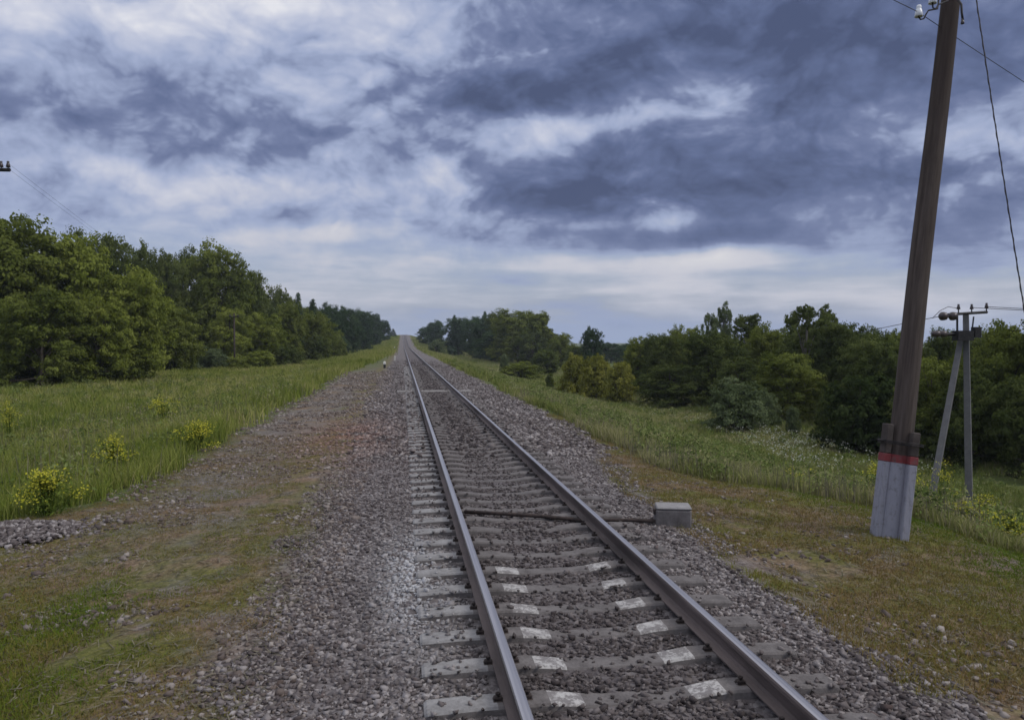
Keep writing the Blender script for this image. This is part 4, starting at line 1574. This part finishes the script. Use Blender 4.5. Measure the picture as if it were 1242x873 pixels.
# ------------------------------------------------------------------ grass
def blades_mesh(name, bx, by, hgt, wid, nb, mat, spread=0.12, lean=0.45, tintfn=None, zoff=0.0):
    n_ = len(bx)
    N_ = n_ * nb
    cx = np.repeat(bx, nb) + RNG.normal(0, spread, N_) * np.repeat(hgt, nb) * 1.4
    cy = np.repeat(by, nb) + RNG.normal(0, spread, N_) * np.repeat(hgt, nb) * 1.4
    h = np.repeat(hgt, nb) * RNG.uniform(.45, 1.1, N_)
    w_ = np.repeat(wid, nb) * RNG.uniform(.6, 1.3, N_)
    a = RNG.uniform(0, 6.283, N_)
    la = RNG.uniform(0, 6.283, N_)
    ll = np.abs(RNG.normal(0, lean, N_)) * h
    z0 = terrain(cx, cy) - 0.02 + zoff
    dx_, dy_ = np.cos(a) * w_, np.sin(a) * w_
    ex, ey = np.cos(la) * ll, np.sin(la) * ll
    zero = np.zeros(N_)
    v = np.stack([
        np.stack([cx - dx_, cy - dy_, z0], -1), np.stack([cx + dx_, cy + dy_, z0], -1),
        np.stack([cx + dx_ * .8 + ex * .35, cy + dy_ * .8 + ey * .35, z0 + h * .6], -1), np.stack([cx - dx_ * .8 + ex * .35, cy - dy_ * .8 + ey * .35, z0 + h * .6], -1),
        np.stack([cx + ex, cy + ey, z0 + h], -1)], 1).reshape(-1, 3)
    o_ = (np.arange(N_) * 5)[:, None]
    f4 = o_ + np.array([[0, 1, 2, 3]])
    f3 = o_ + np.array([[3, 2, 4]])
    base_t = tintfn(cx, cy) if tintfn is not None else np.full(N_, .5)
    ti = np.repeat(np.clip(base_t + RNG.normal(0, .17, N_), 0, 1), 5)
    return link(name, np_mesh(name, v, f4, f3, {'tint': ti}), mat)


def grass_mat(name, stops, trans=0.3):
    m, t, b = new_mat(name)
    at_ = t.new('ShaderNodeAttribute', attribute_name='tint').outputs['Fac']
    c = t.ramp(at_, stops)
    t.n.remove(b)
    d = t.new('ShaderNodeBsdfDiffuse')
    tr = t.new('ShaderNodeBsdfTranslucent')
    t.put(d.inputs['Color'], c)
    t.put(d.inputs['Normal'], soft_normal(t, 0.9, 0.6))
    t.put(tr.inputs['Color'], c)
    mx = t.new('ShaderNodeMixShader')
    mx.inputs[0].default_value = trans
    t.l.new(d.outputs[0], mx.inputs[1])
    t.l.new(tr.outputs[0], mx.inputs[2])
    out = next(n for n in t.n if n.type == 'OUTPUT_MATERIAL')
    t.l.new(mx.outputs[0], out.inputs['Surface'])
    return m


GRASS_M = grass_mat('meadow_grass', [(0.0, (0.072, 0.110, 0.018)), (0.35, (0.142, 0.185, 0.034)), (0.65, (0.230, 0.250, 0.060)), (1.0, (0.36, 0.33, 0.14))])
GRASS_R = grass_mat('dry_meadow_grass', [(0.0, (0.082, 0.115, 0.026)), (0.35, (0.158, 0.195, 0.048)), (0.65, (0.250, 0.258, 0.085)), (1.0, (0.36, 0.32, 0.19))])
TURF_M = grass_mat('short_turf', [(0.0, (0.085, 0.145, 0.016)), (0.3, (0.135, 0.170, 0.026)), (0.62, (0.185, 0.160, 0.044)), (1.0, (0.23, 0.155, 0.072))])


def tint_noise(cx, cy):
    return 0.05 + 0.48 * hash_noise(cx, cy, 2.2, 41) + 0.3 * hash_noise(cx, cy, 9, 42) + 0.25 * hash_noise(cx, cy, .7, 43)


def left_points(n_, r0, r1, xin, xout):
    y_ = r0 * (r1 / r0) ** RNG.uniform(0, 1, n_)
    xin = xin - 2.6 * sstep(12.6, 9.4, y_) + 1.5 * sstep(50, 110, y_)
    x_ = xin - (xin - xout) * RNG.uniform(0, 1, n_)
    e_ = xin - 0.8 * (hash_noise(y_ * 0 + 3, y_, 1.7, 51) - .2)
    k_ = x_ < e_
    # only inside the view, with a margin
    f_ = x_ * math.sin(YAW) + y_ * math.cos(YAW)
    px_ = PW / 2 + F * (x_ * math.cos(YAW) - y_ * math.sin(YAW)) / np.maximum(f_, .1)
    k_ &= (px_ > -160) & (f_ > 2)
    return x_[k_], y_[k_]


x, y = left_points(15000, 6.5, 22, -4.0, -20)
tag(blades_mesh('tall_grass', x, y, 0.60 * (.40 + .95 * hash_noise(x, y, 1.8, 60)), np.full(len(x), .0060), 13, GRASS_M, tintfn=tint_noise), 'tall green meadow grass beside the gravel path close by', 'grass', kind='stuff')
x, y = left_points(14000, 22, 120, -4.2, -34)
tag(blades_mesh('tall_grass', x, y, 0.62 * (.5 + .8 * hash_noise(x, y, 3, 61)), .006 + .00028 * y, 11, GRASS_M, tintfn=tint_noise, spread=.3), 'meadow grass stretching to the foot of the wood beyond the path', 'grass', kind='stuff')
x, y = left_points(5000, 120, 470, -3.6, -20)
tag(blades_mesh('tall_grass', x, y, 0.8 * (.4 + .9 * hash_noise(x, y, 5, 62)), .0002 * y, 9, GRASS_M, tintfn=tint_noise, spread=.6), 'rough grass on the far bank along the path side of the track', 'grass', kind='stuff')


def right_points(n_, r0, r1, xout, extra=0.0):
    y_ = r0 * (r1 / r0) ** RNG.uniform(0, 1, n_)
    xin = 5.0 + 2.6 * sstep(15, 10.5, y_) + extra
    x_ = xin + (xout - xin) * RNG.uniform(0, 1, n_) ** 1.15
    e_ = xin + 0.9 * (hash_noise(y_ * 0 + 5, y_, 1.7, 53) - .3)
    k_ = x_ > e_
    f_ = x_ * math.sin(YAW) + y_ * math.cos(YAW)
    px_ = PW / 2 + F * (x_ * math.cos(YAW) - y_ * math.sin(YAW)) / np.maximum(f_, .1)
    k_ &= (px_ < 1400) & (f_ > 2)
    return x_[k_], y_[k_]


x, y = right_points(20000, 8.5, 32, 26)
tag(blades_mesh('tall_grass', x, y, 0.36 * (.35 + 1.1 * hash_noise(x, y, 1.8, 63)), .0052 + .00012 * y, 12, GRASS_R, tintfn=tint_noise), 'tall dull green grass on the slope below the poles', 'grass', kind='stuff')
x, y = right_points(15000, 32, 120, 34)
tag(blades_mesh('tall_grass', x, y, 0.5 * (.4 + .9 * hash_noise(x, y, 3, 64)), .006 + .00028 * y, 11, GRASS_R, tintfn=tint_noise, spread=.3), 'pale meadow grass in the valley before the wood', 'grass', kind='stuff')
x, y = right_points(5500, 120, 470, 36)
tag(blades_mesh('tall_grass', x, y, 0.8 * (.4 + .9 * hash_noise(x, y, 5, 65)), .0002 * y, 9, GRASS_R, tintfn=tint_noise, spread=.6), 'rough grass on the far bank on the valley side of the track', 'grass', kind='stuff')

# leafy weeds standing in the grass
def weed_cover(name, x, y, label, mat, hs):
    n_ = len(x)
    h = hs * RNG.uniform(.5, 1.3, n_)
    k = 46
    cx, cy, hh = np.repeat(x, k), np.repeat(y, k), np.repeat(h, k)
    zf = RNG.uniform(.1, 1, n_ * k) ** .7
    wd_ = hh * (.16 + .30 * (1 - zf))
    c_ = np.stack([cx + RNG.normal(0, 1, n_ * k) * wd_, cy + RNG.normal(0, 1, n_ * k) * wd_, terrain(cx, cy) + hh * zf], -1)
    sz = RNG.uniform(.020, .045, n_ * k) * (1 + .02 * cy)
    ti_ = np.clip(np.repeat(RNG.uniform(.05, .95, n_), k) + RNG.normal(0, .15, n_ * k), 0, 1)
    v, f, ti = leaf_cloud(c_, unit(RNG.normal(0, .8, (n_ * k, 3)) + np.array([0, 0, .7])), sz, ti_, .35)
    tag(link(name, np_mesh(name, v, f, None, {'tint': ti}), mat), label, 'weeds', kind='stuff')


WEEDS_M = grass_mat('leafy_weeds', [(0.0, (0.075, 0.105, 0.030)), (0.4, (0.140, 0.185, 0.052)), (0.75, (0.220, 0.250, 0.095)), (1.0, (0.29, 0.265, 0.140))])
x, y = left_points(1300, 7, 75, -4.3, -30)
weed_cover('leafy_weeds', x, y, 'leafy weeds standing through the tall grass beside the path', WEEDS_M, .62)
x, y = right_points(1900, 9, 95, 27)
weed_cover('leafy_weeds', x, y, 'leafy weeds and young bushes of the valley meadow', WEEDS_M, .52)
STALK_M = grass_mat('dry_stalks', [(0.0, (0.085, 0.080, 0.055)), (0.5, (0.155, 0.140, 0.100)), (1.0, (0.26, 0.23, 0.17))])
x, y = right_points(900, 10.5, 40, 10)
k_ = hash_noise(x, y, 2.2, 81) > .42
x, y = x[k_], y[k_]
tag(blades_mesh('dry_stalks', x, y, RNG.uniform(.30, .75, len(x)), .0030 + .0001 * y, 9, STALK_M, spread=.35, lean=.22), 'grey dead stalks standing along the valley side of the ballast', 'dry stalks', kind='stuff')
x, y = left_points(900, 7, 40, -4.2, -16)
tag(blades_mesh('dry_stalks', x, y, RNG.uniform(.45, .9, len(x)), .0030 + .0001 * y, 6, STALK_M, spread=.35, lean=.25), 'pale dry seed stalks rising over the green meadow grass', 'dry stalks', kind='stuff')

# short turf
n = 52000
x, y = ballast_points(n, 3.9, 20, -6.5, -1.0)
g_ = hash_noise(x, y, 1.1, 71) * .55 + hash_noise(x, y, .35, 72) * .45 + .22 * sstep(-2.0, -3.2, x) + .10 * sstep(9, 5, y) - .18 * sstep(-1.8, -1.0, x)
k_ = (g_ > .36) & (x > -4.3 - 2.6 * sstep(12.6, 9.4, y))
x, y = x[k_], y[k_]
tag(blades_mesh('short_turf', x, y, RNG.uniform(.02, .055, len(x)) * (1 + .9 * sstep(-1.9, -2.8, x) * sstep(9, 6, y)), np.full(len(x), .0036), 8, TURF_M, spread=.45, lean=.7, tintfn=lambda a, b: .74 - .58 * sstep(-1.5, -2.7, a) * sstep(9.5, 5.5, b) - .7 * (hash_noise(a, b, .8, 73) - .5)), 'short mossy turf growing through the path soil', 'grass', kind='stuff')
n = 38000
x, y = ballast_points(n, 4.5, 26, 3.3, 9.6)
g_ = hash_noise(x, y, 1.1, 74) * .55 + hash_noise(x, y, .35, 75) * .45 + .32 * sstep(3.6, 5.6, x)
k_ = (g_ > .42) & (x > 3.3 + 1.3 * sstep(11, 19, y))
x, y = x[k_], y[k_]
tag(blades_mesh('short_turf', x, y, RNG.uniform(.03, .085, len(x)), np.full(len(x), .0038), 8, TURF_M, spread=.45, lean=.7, tintfn=lambda a, b: .80 - .45 * sstep(4.8, 7.0, a) - .6 * (hash_noise(a, b, .8, 76) - .5)), 'short green and brown turf around the foot of the leaning pole', 'grass', kind='stuff')

# dry straw lying about on the verges
n = 9000
xa, ya = ballast_points(n, 3.9, 22, -6.0, -0.9)
k_ = xa > -4.4 - 2.4 * sstep(12.6, 9.4, ya)
xb, yb = ballast_points(n, 4.4, 22, 3.6, 9.0)
x, y = np.concatenate([xa[k_], xb]), np.concatenate([ya[k_], yb])
a_ = RNG.uniform(0, 6.283, len(x))
ln, wd_ = RNG.uniform(.02, .075, len(x)), RNG.uniform(.0015, .004, len(x)) * (1 + .06 * y)
ux, uy = np.cos(a_), np.sin(a_)
z0, z1 = terrain(x - ux * ln, y - uy * ln) + RNG.uniform(.004, .03, len(x)), terrain(x + ux * ln, y + uy * ln) + RNG.uniform(.004, .03, len(x))
v = np.stack([np.stack([x - ux * ln - uy * wd_, y - uy * ln + ux * wd_, z0], -1), np.stack([x - ux * ln + uy * wd_, y - uy * ln - ux * wd_, z0 + .002], -1),
              np.stack([x + ux * ln + uy * wd_, y + uy * ln - ux * wd_, z1], -1), np.stack([x + ux * ln - uy * wd_, y + uy * ln + ux * wd_, z1 + .002], -1)], 1)
tag(link('dry_litter', np_mesh('dry_litter', v.reshape(-1, 3), np.arange(len(x) * 4).reshape(-1, 4), None, {'tint': np.repeat(RNG.uniform(0, 1, len(x)), 4)}), STALK_M), 'short dry straw scattered over the turf and earth beside the track', 'straw', kind='stuff')

# ------------------------------------------------------------------ flowering weeds
FLOWER_M = grass_mat('yellow_flower', [(0.0, (0.30, 0.31, 0.03)), (0.5, (0.44, 0.42, 0.045)), (1.0, (0.56, 0.52, 0.08))], .3)
WHITE_F = grass_mat('white_flower', [(0.0, (0.22, 0.24, 0.17)), (1.0, (0.46, 0.47, 0.40))], .3)
WEED_M = grass_mat('weed_leaf', [(0.0, (0.065, 0.100, 0.020)), (1.0, (0.170, 0.220, 0.045))], .35)


def weed(px_, py_top, depth, wpx, label, dens=1.0, pale=False):
    p = at(px_, py_top, depth)
    zg_ = tz(p.x, p.y)
    h = max(.4, p.z - zg_)
    rad = wpx * depth / F / 2
    e = empty('flowering_weed', (p.x, p.y, zg_))
    tag(e, label, 'wild plant', 'yellow flowering weeds in the meadows')
    ns = int(26 * dens)
    sm_ = MB()
    heads = []
    for i in range(ns):
        a_ = random.uniform(0, 6.283)
        r_ = rad * min(1.5, abs(random.gauss(.0, .62)) + .1)
        hh = h * random.uniform(.50, 1.05) * (1 - .25 * (r_ / rad) ** 2)
        tip = Vector((r_ * math.cos(a_), r_ * math.sin(a_), hh))
        sm_.tube([(tip.x * .35, tip.y * .35, -.02), (tip.x * .7, tip.y * .7, hh * .6), tip], [.007, .005, .003], 4, cap=False)
        heads.append(tip)
    sm_.build('stem', WEED_M, e)
    n_ = int(520 * dens)
    cz = RNG.uniform(.05, .80, n_) * h
    rr_ = rad * np.abs(RNG.normal(0, .6, n_)) * (.8 + .4 * cz / h)
    aa = RNG.uniform(0, 6.283, n_)
    v, f, ti = leaf_cloud(np.stack([rr_ * np.cos(aa), rr_ * np.sin(aa), cz], -1), unit(RNG.normal(0, 1, (n_, 3)) + np.array([0, 0, .6])), RNG.uniform(.02, .05, n_) * (1 + depth * .01), RNG.uniform(0, 1, n_), .3)
    link('leaves', np_mesh('leaves', v, f, None, {'tint': ti}), WEED_M, e)
    cs = []
    for tip in heads:
        for j in range(34):
            cs.append(tip + Vector((random.gauss(0, .075), random.gauss(0, .075), random.gauss(-.02, .055))))
    cs = np.array([tuple(c) for c in cs])
    n_ = len(cs)
    v, f, ti = leaf_cloud(cs, unit(RNG.normal(0, .7, (n_, 3)) + np.array([0, -.3, 1])), RNG.uniform(.009, .018, n_) * (1 + depth * .012), RNG.uniform(0, 1, n_), .8)
    link('blossom', np_mesh('blossom', v, f, None, {'tint': ti}), FLOWER_M, e)


weed(57, 564, 10.6, 46, 'nearest bushy weed with yellow flowers above the stone heap', 1.0)
weed(136, 530, 14.5, 36, 'narrow yellow flowered weed between the nearest one and the brightest one', .8)
weed(237, 510, 16.8, 40, 'bright yellow flowered weed at the gravel path edge', 1.0)
weed(199, 482, 26, 40, 'yellow flowered weed farther back towards the wood', .8)
weed(12, 486, 27, 22, 'pale yellowish weed low at the picture edge before the wood', .5)
weed(1170, 618, 12.6, 58, 'wide yellow flowered weed at the foot of the concrete pole', 1.0)
weed(1226, 630, 11.4, 40, 'yellow flowered weed at the turf edge, closest to the picture edge', .8)
weed(1196, 600, 14.6, 36, 'small yellow flowered weed behind the concrete pole foot', .6)
weed(1062, 565, 15.5, 34, 'yellow flowered weed hidden beside the red band of the stubs', .7)
weed(970, 568, 17.5, 50, 'pale yellow weed on the slope left of the painted stubs', .6)
weed(1110, 572, 16.5, 30, 'thin yellow weed between the painted stubs and the slanting prop', .5)
weed(1145, 560, 19.0, 38, 'yellow flowered weed seen between the two concrete legs', .6)
weed(1015, 592, 14.5, 26, 'sparse yellow weed just left of the painted stubs', .4)

# white wildflowers in the valley meadow
cs = []
for _ in range(420):
    px_ = random.choice([random.gauss(970, 32), random.gauss(950, 40), random.gauss(900, 60), random.gauss(1080, 40)])
    py_ = 519 + (px_ - 960) * .10 + random.gauss(0, 6)
    d_ = random.uniform(34, 46) + max(0, (960 - px_) * .12)
    p = at(px_, py_, d_)
    cs.append((p.x + random.gauss(0, .3), p.y + random.gauss(0, .8)))
cs = np.array(cs)
zc = terrain(cs[:, 0], cs[:, 1])
rep = 5
cc = np.repeat(np.stack([cs[:, 0], cs[:, 1], zc + .62], -1), rep, 0) + RNG.normal(0, .10, (len(cs) * rep, 3)) * np.array([1, 1, .6])
v, f, ti = leaf_cloud(cc, unit(RNG.normal(0, .5, (len(cc), 3)) + np.array([0, -.3, 1])), RNG.uniform(.022, .045, len(cc)), RNG.uniform(0, 1, len(cc)), .8)
tag(link('wildflowers', np_mesh('wildflowers', v, f, None, {'tint': ti}), WHITE_F), 'drifts of small white flowers in the valley meadow before the bushes', 'wildflowers', kind='stuff')

# ------------------------------------------------------------------ haze: pale air over the whole place
HZ = True
if HZ:
    s = MB()
    zlo_, zhi_ = float(gv[:, 2].min()) - 1.0, 46.0
    s.box((0, 1260, (zlo_ + zhi_) / 2), (3060, 2720, zhi_ - zlo_))
    m = bpy.data.materials.new('air')
    m.use_nodes = True
    nt = m.node_tree
    for n_ in list(nt.nodes):
        if n_.type == 'BSDF_PRINCIPLED':
            nt.nodes.remove(n_)
    pv = nt.nodes.new('ShaderNodeVolumePrincipled')
    pv.inputs['Color'].default_value = (0.82, 0.89, 1.0, 1)
    pv.inputs['Density'].default_value = 0.00022
    pv.inputs['Anisotropy'].default_value = 0.2
    out = next(n_ for n_ in nt.nodes if n_.type == 'OUTPUT_MATERIAL')
    nt.links.new(pv.outputs[0], out.inputs['Volume'])
    hz_ = s.build('haze', m)
    tag(hz_, 'thin pale haze in the air over the railway and woods', 'haze', kind='stuff')
